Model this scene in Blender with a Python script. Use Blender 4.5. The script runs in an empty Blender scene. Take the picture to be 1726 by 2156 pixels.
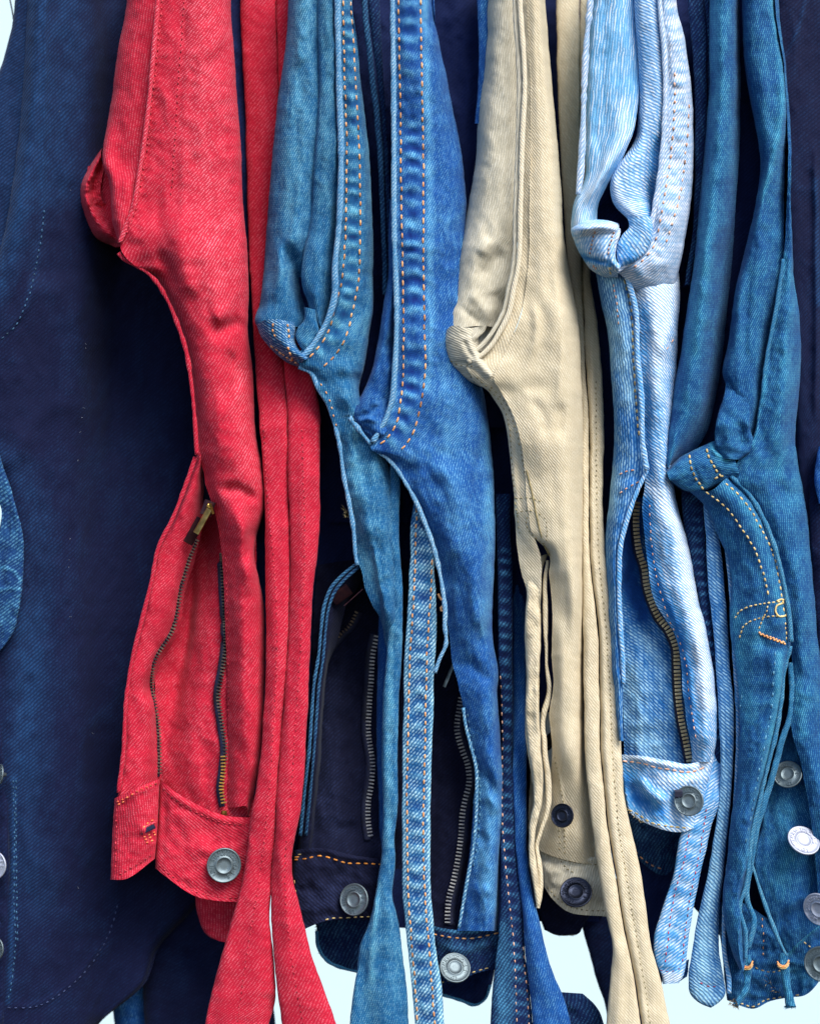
import bpy, math, random
import numpy as np
from mathutils import Vector, Matrix
from mathutils.bvhtree import BVHTree

random.seed(7)
RNG = np.random.default_rng(7)
# ------------------------------------------------------------------ camera, sky, sun, exposure
S = 0.000224            # metres per drawing unit at the reference distance
CD = 0.62               # camera to the reference plane
CX, CY, CZ = 863.0, 1078.0, 1.25
scene = bpy.context.scene
COL = scene.collection
cam_d = bpy.data.cameras.new('camera')
cam = bpy.data.objects.new('camera', cam_d)
COL.objects.link(cam)
cam.location = (0, -CD, CZ)
cam.rotation_euler = (math.radians(90), 0, 0)
cam_d.sensor_fit = 'VERTICAL'
cam_d.angle_y = 2 * math.atan(1078 * S / CD)
cam_d.clip_start = 0.02
cam_d.clip_end = 50
cam_d.dof.use_dof = True
cam_d.dof.focus_distance = CD
cam_d.dof.aperture_fstop = 3.2
scene.camera = cam

world = bpy.data.worlds.new('World')
scene.world = world
world.use_nodes = True
SUN_EL, SUN_AZ = math.radians(50), math.radians(34)   # azimuth measured from the camera side towards the right
wn = world.node_tree
bg = wn.nodes['Background']
sky = wn.nodes.new('ShaderNodeTexSky')
sky.sky_type = 'NISHITA'
sky.sun_disc = False
sky.sun_elevation = SUN_EL
sky.sun_rotation = math.pi - SUN_AZ
wn.links.new(sky.outputs[0], bg.inputs[0])
bg.inputs[1].default_value = 0.055
sun_d = bpy.data.lights.new('sun', 'SUN')
sun_d.energy = 1.5
sun_d.angle = math.radians(34)
sun_d.color = (1.0, 0.95, 0.87)
sun = bpy.data.objects.new('sun', sun_d)
COL.objects.link(sun)
sdir = Vector((math.sin(SUN_AZ) * math.cos(SUN_EL), -math.cos(SUN_AZ) * math.cos(SUN_EL), math.sin(SUN_EL)))
sun.rotation_euler = sdir.to_track_quat('Z', 'Y').to_euler()
sun.location = (1, -2, 3)
scene.view_settings.view_transform = 'Standard'
scene.view_settings.look = 'None'
scene.view_settings.exposure = 1.8
scene.view_settings.gamma = 1.0

# ------------------------------------------------------------------ geometry helpers
def P(a):
    """drawing coordinates (x, y, depth) to metres"""
    a = np.asarray(a, float)
    k = (CD + a[..., 2] * S) / CD
    return np.stack([(a[..., 0] - CX) * S * k, a[..., 2] * S, CZ - (a[..., 1] - CY) * S * k], -1)

def pts(s):
    """'x,y x,y,d ...' -> list of tuples"""
    if not isinstance(s, str):
        return s
    return [tuple(float(v) for v in t.split(',')) for t in s.split()]

def hermite(k, v, q):
    k = np.asarray(k, float); v = np.asarray(v, float)
    if len(k) == 1:
        return np.repeat(v, len(q), 0)
    h = np.diff(k); h[h == 0] = 1e-6
    dl = np.diff(v, axis=0) / h[:, None]
    m = np.zeros_like(v)
    m[0] = dl[0]; m[-1] = dl[-1]
    if len(k) > 2:
        w = (h[:-1] / (h[:-1] + h[1:]))[:, None]
        m[1:-1] = dl[:-1] * (1 - w) + dl[1:] * w
    i = np.clip(np.searchsorted(k, q, 'right') - 1, 0, len(k) - 2)
    t = ((q - k[i]) / h[i])[:, None]; hh = h[i][:, None]
    return ((2*t**3 - 3*t**2 + 1) * v[i] + (t**3 - 2*t**2 + t) * hh * m[i]
            + (-2*t**3 + 3*t**2) * v[i+1] + (t**3 - t**2) * hh * m[i+1])

def rail(s, n, d=0.0, mode='y'):
    p = pts(s)
    out = []; last = 0.0
    for t in p:
        if len(t) > 2: last = t[2]
        out.append((t[0], t[1], last + d))
    v = np.array(out)
    if mode == 'y':
        k = v[:, 1].copy()
        for i in range(1, len(k)):
            if k[i] <= k[i-1]: k[i] = k[i-1] + 0.5
    else:
        k = np.concatenate([[0], np.cumsum(np.hypot(*np.diff(v[:, :2], axis=0).T) + 1e-6)])
    k = (k - k[0]) / (k[-1] - k[0])
    return hermite(k, v, np.linspace(0, 1, n))

def plen(s):
    v = np.array([t[:2] for t in pts(s)])
    return float(np.hypot(*np.diff(v, axis=0).T).sum())

def resample(s, pitch):
    n = max(2, int(plen(s) / pitch) + 1)
    v = np.array([t[:2] for t in pts(s)], float)
    k = np.concatenate([[0], np.cumsum(np.hypot(*np.diff(v, axis=0).T) + 1e-6)])
    fine = hermite(k, v, np.linspace(0, k[-1], n * 4))
    kk = np.concatenate([[0], np.cumsum(np.hypot(*np.diff(fine, axis=0).T))])
    q = np.linspace(0, kk[-1], n)
    return np.stack([np.interp(q, kk, fine[:, 0]), np.interp(q, kk, fine[:, 1])], 1)

def lattice(seed):
    return np.random.default_rng(seed).random((64, 64))
LAT = [lattice(i) for i in range(6)]
def vnoise(x, y, k=0):
    L = LAT[k % 6]
    xi = np.floor(x).astype(int); yi = np.floor(y).astype(int)
    fx = x - xi; fy = y - yi
    fx = fx*fx*(3-2*fx); fy = fy*fy*(3-2*fy)
    a = L[xi % 64, yi % 64]; b = L[(xi+1) % 64, yi % 64]; c = L[xi % 64, (yi+1) % 64]; d = L[(xi+1) % 64, (yi+1) % 64]
    return (a*(1-fx) + b*fx)*(1-fy) + (c*(1-fx) + d*fx)*fy - 0.5

def polydist(x, y, path):
    v = resample(path, 22)
    best = np.full(x.shape, 1e9); sg = np.zeros(x.shape); arc = np.zeros(x.shape)
    acc = 0
    for i in range(len(v) - 1):
        ax, ay = v[i]; bx, by = v[i+1]
        dx, dy = bx-ax, by-ay; L2 = dx*dx + dy*dy + 1e-9; L = math.sqrt(L2)
        t = np.clip(((x-ax)*dx + (y-ay)*dy) / L2, 0, 1)
        ex = x - ax - t*dx; ey = y - ay - t*dy
        dd = np.hypot(ex, ey)
        m = dd < best
        best = np.where(m, dd, best)
        sg = np.where(m, np.sign(dx*(y-ay) - dy*(x-ax)), sg)
        arc = np.where(m, acc + t*L, arc)
        acc += L
    return best, sg, arc, acc

BUILT = {}    # object name -> world verts, polys, for laying stitches and studs on the cloth

def tag(o, label=None, cat=None, group=None, kind=None):
    if label: o['label'] = label
    if cat: o['category'] = cat
    if group: o['group'] = group
    if kind: o['kind'] = kind
    return o

def thing(name, x, y, d, label, cat='jeans', group='jeans hanging side by side'):
    e = bpy.data.objects.new(name, None)
    e.location = Vector(P((x, y, d)))
    e.empty_display_size = 0.02
    COL.objects.link(e)
    return tag(e, label, cat, group)

def root_of(o):
    while o.parent is not None: o = o.parent
    return o

def mesh_obj(name, W, faces, mat, parent, uv=None, fade=None, smooth=True, kind=None, bvh=True):
    W = np.asarray(W, float)
    off = np.array(root_of(parent).location) if parent is not None else np.zeros(3)
    me = bpy.data.meshes.new(name)
    me.from_pydata((W - off).tolist(), [], faces)
    if uv is not None:
        lay = me.uv_layers.new(name='UVMap')
        idx = np.empty(len(me.loops), int); me.loops.foreach_get('vertex_index', idx)
        lay.data.foreach_set('uv', (np.asarray(uv)[idx] / 1000.0).astype(np.float32).ravel())
    at = me.attributes.new('fade', 'FLOAT', 'POINT')
    if fade is not None:
        at.data.foreach_set('value', np.asarray(fade, np.float32))
    if smooth:
        me.polygons.foreach_set('use_smooth', np.ones(len(me.polygons), bool))
    me.materials.append(mat)
    o = bpy.data.objects.new(name, me)
    COL.objects.link(o)
    if parent is not None: o.parent = parent
    if kind: o['kind'] = kind
    if bvh: BUILT[o.name] = (W, faces)
    return o

def grid_faces(n, m, closed=False):
    i = np.arange(n-1)[:, None]; mm = m if closed else m-1
    j = np.arange(mm)[None, :]; j2 = (j+1) % m
    a = i*m + j; b = i*m + j2; c = (i+1)*m + j2; d = (i+1)*m + j
    return np.stack([a, d, c, b], -1).reshape(-1, 4).tolist()

UVSEED = [0]
def surf(name, parent, mat, G, feats=(), noise=(3, 60, 130), closed=False, flip=False, thick=0, wob=1.0, fade0=0.0, mottle=0.0, rot=0, kind=None):
    """G: rows x cols x 3 drawing-space grid -> cloth mesh with folds, puckers, wear and painted light"""
    n, m, _ = G.shape
    x, y = G[..., 0], G[..., 1]
    UVSEED[0] += 1; sd = UVSEED[0] * 3.71
    fade = np.full((n, m), float(fade0))
    dd = np.zeros((n, m))
    for f in feats:
        k = f[0]
        best, sg, arc, tot = polydist(x, y, f[1])
        w, h = f[2], f[3]
        ends = np.clip(np.minimum(arc, tot-arc) / max(1.0, min(60, tot*0.3)), 0, 1)
        ends = ends*ends*(3-2*ends)
        if k in 'bp': h = h*1.15
        if k == 'b':
            dd += h * np.exp(-(best/w)**2) * ends
        elif k == 'r':      # flat topped raised band
            dd += h / (1 + np.exp((best-w)/1.6))
        elif k == 's':      # one side (right of the path's direction) higher
            dec = f[4] if len(f) > 4 else 60
            dd += h * (sg*0.5*np.tanh(best/w)) * np.exp(-(best/dec)**2) * 2 * 0.5
        elif k == 'p':      # puckered seam: bumps along it, dye worn off their tops
            per = f[4]; am = f[5] if len(f) > 5 else 0.5
            ph = np.sin(2*math.pi*(arc+0.12*best*sg)/per + 5.0*vnoise(arc/per*0.6, best/30+sd, 1)) * (0.8+1.3*vnoise(arc/45, arc*0+sd, 2))
            ph2 = np.sin(2*math.pi*(arc + 6*vnoise(arc/30, best/12+sd, 3))/per)
            g = 1/(1+np.exp((best-w)/3.5))
            h = h*0.55
            dd += h * 0.5*(ph+ph2*0.4) * g * np.exp(-(best/(w*0.85))**2)
            fade += am * np.clip(0.5*(ph+0.5*ph2) , -1, 1) * g * (0.45+0.75*np.exp(-(best/(w*0.7))**2)) * (0.8+0.8*vnoise(x/7+sd, y/7, 3))
        elif k == 'f':
            fade += h * np.exp(-(best/w)**2) * (0.6 + 0.9*(vnoise(x/9+sd, y/17, 4)+0.5))
        elif k == 'w':      # diagonal wrinkle set across a zone
            pass
    if noise and noise[0]:
        a, sx, sy = noise; a = a*1.25
        cr_ = -1.5*a*np.abs(vnoise(x/(sx*0.55)+sd*1.3, y/(sy*0.45), 5)) - 0.8*a*np.abs(vnoise((x+y*0.5)/(sx*0.3)+sd, y/(sy*0.2)-x/sx, 2))
        dd += cr_; fade += min(0.05, 0.2/max(a, 1))*(cr_+a*0.45)
        dd += a*2*(vnoise(x/sx+sd, y/sy+sd, 0)) + a*0.9*vnoise(x/(sx*0.4)+sd, y/(sy*0.35), 1) + 0.35*a*vnoise(x/(sx*0.15)+sd, y/(sx*0.2), 2)
    if mottle:
        fade += mottle*2*vnoise(x/50+sd, y/90, 3) + mottle*vnoise(x/18+sd, y/30, 4)
    G = G.copy()
    G[..., 2] -= dd
    if wob:
        wv = wob*2.2*vnoise(y/38+sd, x*0+sd, 5) + wob*1.0*vnoise(y/11+sd, x*0, 4)
        G[..., 0] += wv
    dx = np.diff(G, axis=1); du = np.sqrt((dx[..., :2]**2).sum(-1) + 0.7*dx[..., 2]**2)
    u = np.concatenate([np.zeros((n, 1)), np.cumsum(du, 1)], 1)
    midc = m//2
    u = u - u[:, midc:midc+1] + (G[:, midc, 0].mean())
    dy = np.diff(G[:, midc], axis=0); dv = np.sqrt((dy**2).sum(-1))
    v = np.concatenate([[0], np.cumsum(dv)])[:, None] * np.ones((1, m))
    v = v + (y - y[:, midc:midc+1])*0.6
    u = u + sd*37; v = v + sd*13
    if flip: u = -u
    if rot:
        c, s_ = math.cos(math.radians(rot)), math.sin(math.radians(rot))
        u, v = u*c - v*s_, u*s_ + v*c
    W = P(G).reshape(-1, 3)
    o = mesh_obj(name, W, grid_faces(n, m, closed), mat, parent, uv=np.stack([u, v], -1).reshape(-1, 2), fade=fade.ravel(), kind=kind)
    if thick:
        sm = o.modifiers.new('cloth_thickness', 'SOLIDIFY')
        sm.thickness = thick*S; sm.offset = -1.0
        sm.use_rim = True
    return o

STEP = 5.0
def panel(name, parent, mat, rails, ew=22, wrap=26, tuck=(1, 1), mode='y', step=None, dy=None, **kw):
    """rails: list of (points, depth). Lofted left to right, edges rolled back."""
    st = step or STEP
    L = max(plen(r[0]) for r in rails)
    n = max(4, int(L/st)+1)
    R = np.stack([rail(r[0], n, r[1], mode) for r in rails], 1)    # n x k x 3
    k = R.shape[1]
    wid = np.hypot(R[:, 1:, 0]-R[:, :-1, 0], R[:, 1:, 1]-R[:, :-1, 1]).max(0)
    kk = np.concatenate([[0], np.cumsum(np.maximum(wid, 1))])
    m = max(5, int(kk[-1]/st)+1)
    q = np.linspace(0, kk[-1], m)
    G = np.stack([hermite(kk, R[i], q) for i in range(n)], 0)
    if dy:
        p = pts(dy); G[..., 2] += np.interp(G[..., 1], [t[0] for t in p], [t[1] for t in p])
    if ew:
        for side in (0, 1):
            if not tuck[side]: continue
            e = G[:, :1] if side == 0 else G[:, -1:]
            dist = np.hypot(G[..., 0]-e[..., 0], G[..., 1]-e[..., 1])
            loc = np.hypot(G[:, 0, 0]-G[:, -1, 0], G[:, 0, 1]-G[:, -1, 1])[:, None]
            eww = np.minimum(ew, loc*0.5+1)
            s = np.clip(dist/eww, 0, 1)
            G[..., 2] += wrap*np.minimum(1, eww/ew)*(1-np.sqrt(np.clip(1-(1-s)**2, 0, 1)))
        cols = []
        inw = np.sign(G[:, -1, 0]-G[:, 0, 0]).mean() or 1
        if tuck[0]:
            e = G[:, 0]
            for a, b in ((20, 240), (9, 110), (3, 40), (0.0, 12)):
                c = e.copy(); c[:, 0] += inw*a*tuck[0]; c[:, 2] += b*tuck[0]; cols.append(c)
        cols += [G[:, j] for j in range(m)]
        if tuck[1]:
            e = G[:, -1]
            for a, b in ((0.0, 12), (3, 40), (9, 110), (20, 240)):
                c = e.copy(); c[:, 0] -= inw*a*tuck[1]; c[:, 2] += b*tuck[1]; cols.append(c)
        G = np.stack(cols, 1)
    return surf(name, parent, mat, G, **kw)

def strand(name, parent, mat, L, R, d, bulge=16, back=26, ns=26, dy=None, mode='y', wave=0, **kw):
    """a folded leg hanging as a flattened tube"""
    ln = max(plen(L), plen(R)); n = max(4, int(ln/STEP)+1)
    a = rail(L, n, 0, mode); b = rail(R, n, 0, mode)
    mid = (a+b)/2; hw = (b-a)/2
    th = np.linspace(math.pi, -math.pi, ns, endpoint=False)
    c = np.cos(th)[None, :, None]; s = np.sin(th)[None, :]
    G = mid[:, None, :] + hw[:, None, :]*c
    w = np.hypot(hw[:, 0], hw[:, 1])[:, None]
    sp = np.sign(s)*np.abs(s)**0.8
    G[..., 2] += d + np.where(s > 0, -np.minimum(bulge, w*0.9)*sp, -back*sp)
    if dy:
        p = pts(dy); G[..., 2] += np.interp(G[..., 1], [t[0] for t in p], [t[1] for t in p])
    if wave: G[..., 2] += wave*vnoise(G[..., 1]/170.0, G[..., 1]*0+d, 2)
    return surf(name, parent, mat, G, closed=True, **kw)

def cord(name, parent, mat, path, r, d=0.0, on=None, lift=0, ns=8, taper=0.0, bump=0.0, kind=None, fade=0.0, pitch=7):
    flat = 0.55 if 'edge' in name else 1.0
    """rolled seam edge / thread / wire along a path"""
    p = pts(path)
    if on is not None:
        v = resample(p, pitch); z = [];
        for (x, y) in v:
            h = hit(x, y, on); z.append(h)
        g = [(x, y, q-lift) for (x, y), q in zip(v, z) if q is not None]
        if len(g) < 3: return None
        C = np.array(g)
        k = np.convolve(np.pad(C[:, 2], 2, 'edge'), np.ones(5)/5, 'valid'); C[:, 2] = k
    else:
        n = max(3, int(plen(p)/pitch)+1)
        C = rail(p, n, d, 'a')
    n = len(C)
    T = np.gradient(C, axis=0); T /= np.linalg.norm(T, axis=1)[:, None]+1e-9
    up = np.array([0, 0, -1.0]); B = np.cross(T, up); B /= np.linalg.norm(B, axis=1)[:, None]+1e-9
    N = np.cross(B, T)
    t = np.linspace(0, 1, n)
    rr = r*(1-taper*np.abs(2*t-1)**4)
    arc = np.concatenate([[0], np.cumsum(np.linalg.norm(np.diff(C, axis=0), axis=1))])
    if bump: rr = rr*(1+bump*2*vnoise(arc/14+C[0, 0], arc*0, 3))
    th = np.linspace(0, 2*math.pi, ns, endpoint=False)
    G = C[:, None]+rr[:, None, None]*(np.cos(th)[None, :, None]*B[:, None]+flat*np.sin(th)[None, :, None]*N[:, None])
    u = (th[None]*r*np.ones((n, 1))); v = arc[:, None]*np.ones((1, ns))
    W = P(G).reshape(-1, 3)
    f = grid_faces(n, ns, True)
    f.append(list(range(ns))); f.append(list(range((n-1)*ns, n*ns))[::-1])
    return mesh_obj(name, W, f, mat, parent, uv=np.stack([u+C[0, 0]*3, v], -1).reshape(-1, 2), fade=np.full(n*ns, fade), kind=kind)

_bv = {}
def bvh_of(names):
    key = tuple(names)
    if key not in _bv:
        V = []; F = []; o = 0
        for nm in names:
            w, f = BUILT[nm]
            V += w.tolist(); F += [[i+o for i in q] for q in f]; o += len(w)
        _bv[key] = BVHTree.FromPolygons([Vector(v) for v in V], F)
    return _bv[key]

def hit(x, y, on, normal=False):
    names = [o.name for o in (on if isinstance(on, (list, tuple)) else [on])]
    bv = bvh_of(names)
    o = Vector((0, -CD, CZ)); t = Vector(P((x, y, 0.0)))
    dr = (t-o).normalized()
    loc, nrm, i, dist = bv.ray_cast(o, dr)
    if loc is None: return (None, None) if normal else None
    d = loc.y/S
    if normal:
        if nrm.dot(dr) > 0: nrm = -nrm
        return d, nrm
    return d

def stitches(parent, mat, paths, on, ln=11.0, gap=5.0, r=2.0, lift=0.4, name='stitching', jit=0.9, d=None):
    V = []; F = []
    for path in paths:
        v = resample(path, 2.0)
        arc = np.concatenate([[0], np.cumsum(np.hypot(*np.diff(v, axis=0).T))])
        s = 2.0
        while s+ln < arc[-1]:
            l = ln*(0.85+0.3*random.random())
            q = np.array([s, s+l*0.25, s+l*0.75, s+l])
            X = np.interp(q, arc, v[:, 0]); Y = np.interp(q, arc, v[:, 1])
            s += l+gap*(0.8+0.4*random.random())
            D = []
            for a, b in zip(X, Y):
                h = d if d is not None else hit(a, b, on)
                if h is None: D = None; break
                D.append(h)
            if D is None: continue
            m0 = min(D[1], D[2])
            if max(D)-min(D) > 25: continue
            jx = random.uniform(-jit, jit)
            C = np.array([[X[0]+jx, Y[0], D[0]+0.8], [X[1]+jx, Y[1], D[1]-lift], [X[2]+jx, Y[2], D[2]-lift], [X[3]+jx, Y[3], D[3]+0.8]])
            T = C[3]-C[0]; T /= np.linalg.norm(T)
            B = np.cross(T, (0, 0, 1.0)); B /= np.linalg.norm(B); N = np.cross(T, B)
            o = len(V)
            V.append(C[0])
            for c in (C[1], C[2]):
                for a in range(5):
                    th = a*2*math.pi/5
                    V.append(c+r*(math.cos(th)*B+math.sin(th)*N))
            V.append(C[3])
            for a in range(5):
                b = (a+1) % 5
                F += [[o, o+1+a, o+1+b], [o+1+a, o+6+a, o+6+b, o+1+b], [o+11, o+6+b, o+6+a]]
    if not V: return None
    return mesh_obj(name, P(np.array(V)), F, mat, parent, uv=np.array(V)[:, :2], kind='stuff', bvh=False)

def fuzz(parent, mat, path, d, n, ln=9, name='frayed_threads', spread=(0, 1)):
    """loose fibre ends sticking out of a raw edge"""
    V = []; F = []
    v = resample(path, 3.0)
    for i in range(n):
        x, y = v[random.randrange(len(v))]
        a = math.atan2(spread[1], spread[0])+random.uniform(-1.2, 1.2); l = ln*random.uniform(0.4, 1.3)
        c = np.array([x, y, d+random.uniform(-2, 2)]); bend = random.uniform(-.8, .8)
        e1 = c+np.array([math.cos(a), math.sin(a), 0])*l*0.5; e2 = e1+np.array([math.cos(a+bend), math.sin(a+bend), -.2])*l*0.5
        o = len(V); w = 0.55
        for q in (c, e1):
            V += [q+(w, 0, 0), q+(-w*.5, w, 0), q+(-w*.5, -w, 0)]
        V.append(e2)
        for k in range(3):
            k2 = (k+1) % 3
            F += [[o+k, o+k2, o+3+k2, o+3+k], [o+3+k, o+3+k2, o+6]]
    return mesh_obj(name, P(np.array(V)), F, mat, parent, uv=np.array(V)[:, :2], kind='stuff', bvh=False)
# ------------------------------------------------------------------ materials
def lin(c):
    return tuple(((v/255)/12.92 if v/255 <= 0.04045 else ((v/255+0.055)/1.055)**2.4) for v in c)+(1.0,)

class NT:
    def __init__(s, name):
        s.m = bpy.data.materials.new(name); s.m.use_nodes = True
        s.t = s.m.node_tree; s.b = s.t.nodes['Principled BSDF']
    def put(s, sock, v):
        if isinstance(v, bpy.types.NodeSocket): s.t.links.new(v, sock)
        else: sock.default_value = v
    def M(s, op, a, b=None, c=None, clamp=False):
        n = s.t.nodes.new('ShaderNodeMath'); n.operation = op; n.use_clamp = clamp
        s.put(n.inputs[0], a)
        if b is not None: s.put(n.inputs[1], b)
        if c is not None: s.put(n.inputs[2], c)
        return n.outputs[0]
    def mix(s, f, a, b, mode='MIX'):
        n = s.t.nodes.new('ShaderNodeMix'); n.data_type = 'RGBA'; n.blend_type = mode
        s.put(n.inputs[0], f); s.put(n.inputs[6], a); s.put(n.inputs[7], b)
        return n.outputs[2]
    def vec(s, x, y, z=0.0):
        n = s.t.nodes.new('ShaderNodeCombineXYZ'); s.put(n.inputs[0], x); s.put(n.inputs[1], y); s.put(n.inputs[2], z)
        return n.outputs[0]
    def noise(s, v, scale, detail=2.0, rough=0.5):
        n = s.t.nodes.new('ShaderNodeTexNoise'); s.put(n.inputs['Vector'], v); n.inputs['Scale'].default_value = scale
        n.inputs['Detail'].default_value = detail; n.inputs['Roughness'].default_value = rough
        return n.outputs[0]
    def white(s, v):
        n = s.t.nodes.new('ShaderNodeTexWhiteNoise'); n.noise_dimensions = '3D'; s.put(n.inputs['Vector'], v)
        return n.outputs[0]
    def ramp(s, v, lo, hi):
        n = s.t.nodes.new('ShaderNodeMapRange'); n.interpolation_type = 'SMOOTHSTEP'
        s.put(n.inputs[0], v); n.inputs[1].default_value = lo; n.inputs[2].default_value = hi
        return n.outputs[0]

def denim(name, base, hi, faded, dark, wl=8.5, seg=9.0, ang=42, line=0.5, fleck=0.5, mott=0.35, streak=0.25, bump=0.5, sheen=0.25, stretch=1.0):
    t = NT(name); M = t.M
    uvn = t.t.nodes.new('ShaderNodeUVMap'); uvn.uv_map = 'UVMap'
    sp = t.t.nodes.new('ShaderNodeSeparateXYZ'); t.t.links.new(uvn.outputs[0], sp.inputs[0])
    u = M('MULTIPLY', sp.outputs[0], 1000.0); v = M('MULTIPLY', sp.outputs[1], 1000.0)
    uv = t.vec(u, v)
    n1 = t.noise(uv, 0.05, 2.0); n2 = t.noise(uv, 0.25, 1.0)
    ca, sa = math.cos(math.radians(ang)), math.sin(math.radians(ang))
    s0 = M('MULTIPLY_ADD', u, ca/wl, M('MULTIPLY', v, sa/wl))
    s1 = M('ADD', s0, M('MULTIPLY_ADD', n1, 0.9, M('MULTIPLY', n2, 0.12)))
    row = M('FLOOR', s1); fr = M('FRACT', s1)
    ln = M('SUBTRACT', 1.0, M('ABSOLUTE', M('MULTIPLY_ADD', fr, 2.0, -1.0)))
    t0 = M('MULTIPLY_ADD', u, -sa/seg, M('MULTIPLY', v, ca/seg))
    t1 = M('ADD', t0, M('MULTIPLY_ADD', row, 0.38, M('MULTIPLY', n2, 0.6)))
    sid = M('FLOOR', t1); ft = M('FRACT', t1)
    q = M('MULTIPLY_ADD', ft, 2.0, -1.0)
    sg = M('SUBTRACT', 1.0, M('MULTIPLY', q, q))
    rnd = t.white(t.vec(row, sid, 1.0)); rnd2 = t.white(t.vec(row, sid, 7.0))
    h = M('MULTIPLY', t.ramp(ln, 0.05, 0.85), M('MULTIPLY_ADD', sg, 0.5, 0.5))
    fl = M('MULTIPLY', t.ramp(M('MULTIPLY', h, M('MULTIPLY_ADD', rnd, 0.65, 0.5)), 0.35, 0.98), 1.0)
    # fine fibre grain and slubs
    grain = t.noise(t.vec(M('MULTIPLY', u, 0.6), M('MULTIPLY', v, 0.35)), 1.0, 2.0, 0.7)
    slub = t.noise(t.vec(M('MULTIPLY', u, 0.16), M('MULTIPLY', v, 0.02)), 1.0, 3.0, 0.6)
    mot = t.noise(uv, 0.011, 4.0, 0.6)
    mot2 = t.noise(t.vec(M('MULTIPLY', u, 0.03), M('MULTIPLY', v, 0.02)), 1.0, 3.0, 0.6)
    at = t.t.nodes.new('ShaderNodeAttribute'); at.attribute_name = 'fade'
    fd = M('ADD', at.outputs['Fac'], M('MULTIPLY', M('SUBTRACT', mot, 0.5), mott*2.2))
    fd = M('ADD', fd, M('MULTIPLY', M('SUBTRACT', mot2, 0.5), mott*1.2))
    fd = M('ADD', fd, M('MULTIPLY', M('SUBTRACT', slub, 0.5), streak*2.0))
    fpos = M('MAXIMUM', fd, 0.0); fpos = M('MINIMUM', fpos, 1.0)
    fneg = M('MINIMUM', M('MAXIMUM', M('MULTIPLY', fd, -1.0), 0.0), 1.0)
    c = t.mix(M('MULTIPLY', M('ADD', M('MULTIPLY', h, 0.75), M('MULTIPLY', grain, 0.35)), line, clamp=True), lin(dark), lin(base))
    c = t.mix(M('SUBTRACT', 1.0, line), c, lin(base)) if line < 1 else c
    c = t.mix(fneg, c, lin(dark))
    lightf = M('MULTIPLY', fpos, M('MULTIPLY_ADD', h, 0.75, 0.35), clamp=True)
    c = t.mix(lightf, c, lin(faded))
    fw = M('MULTIPLY', fl, M('MULTIPLY_ADD', M('SUBTRACT', fpos, fneg), 0.6, fleck), clamp=True)
    c = t.mix(fw, c, lin(hi))
    g2 = M('MULTIPLY_ADD', grain, 0.5, 0.75)
    gc = t.t.nodes.new('ShaderNodeCombineColor'); [t.put(gc.inputs[i], g2) for i in range(3)]
    c = t.mix(0.8, c, gc.outputs[0], 'MULTIPLY')
    t.put(t.b.inputs['Base Color'], c)
    t.b.inputs['Roughness'].default_value = 0.88
    t.b.inputs['Specular IOR Level'].default_value = 0.2
    t.b.inputs['Sheen Weight'].default_value = sheen*0.25
    t.b.inputs['Sheen Roughness'].default_value = 0.45
    t.b.inputs['Sheen Tint'].default_value = (0.75, 0.85, 1, 1)
    bp = t.t.nodes.new('ShaderNodeBump'); bp.inputs['Strength'].default_value = bump*0.45; bp.inputs['Distance'].default_value = 0.0006
    t.put(bp.inputs['Height'], M('ADD', h, M('MULTIPLY', grain, 0.5)))
    t.t.links.new(bp.outputs[0], t.b.inputs['Normal'])
    return t.m

def thread(name, c1, c2):
    t = NT(name)
    tc = t.t.nodes.new('ShaderNodeTexCoord')
    n = t.noise(tc.outputs['Object'], 900.0, 2.0, 0.6)
    n2 = t.noise(tc.outputs['Object'], 60.0, 2.0, 0.6)
    c = t.mix(t.ramp(n, 0.35, 0.65), lin(c1), lin(c2))
    c = t.mix(t.ramp(n2, 0.42, 0.75), c, lin(tuple(int(v*0.6) for v in c1)))
    t.put(t.b.inputs['Base Color'], c)
    t.b.inputs['Roughness'].default_value = 0.7
    bp = t.t.nodes.new('ShaderNodeBump'); bp.inputs['Strength'].default_value = 0.6; bp.inputs['Distance'].default_value = 0.0002
    t.put(bp.inputs['Height'], n); t.t.links.new(bp.outputs[0], t.b.inputs['Normal'])
    return t.m

def metal(name, c1, c2, rough=0.35, met=1.0):
    t = NT(name)
    tc = t.t.nodes.new('ShaderNodeTexCoord')
    n = t.noise(tc.outputs['Object'], 700.0, 4.0, 0.65)
    n2 = t.noise(tc.outputs['Object'], 180.0, 3.0, 0.6)
    c = t.mix(t.ramp(n2, 0.35, 0.7), lin(c1), lin(c2))
    t.put(t.b.inputs['Base Color'], c)
    t.b.inputs['Metallic'].default_value = met
    t.put(t.b.inputs['Roughness'], t.M('MULTIPLY_ADD', n, 0.3, rough-0.1))
    bp = t.t.nodes.new('ShaderNodeBump'); bp.inputs['Strength'].default_value = 0.25; bp.inputs['Distance'].default_value = 0.0002
    t.put(bp.inputs['Height'], n); t.t.links.new(bp.outputs[0], t.b.inputs['Normal'])
    return t.m

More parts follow.
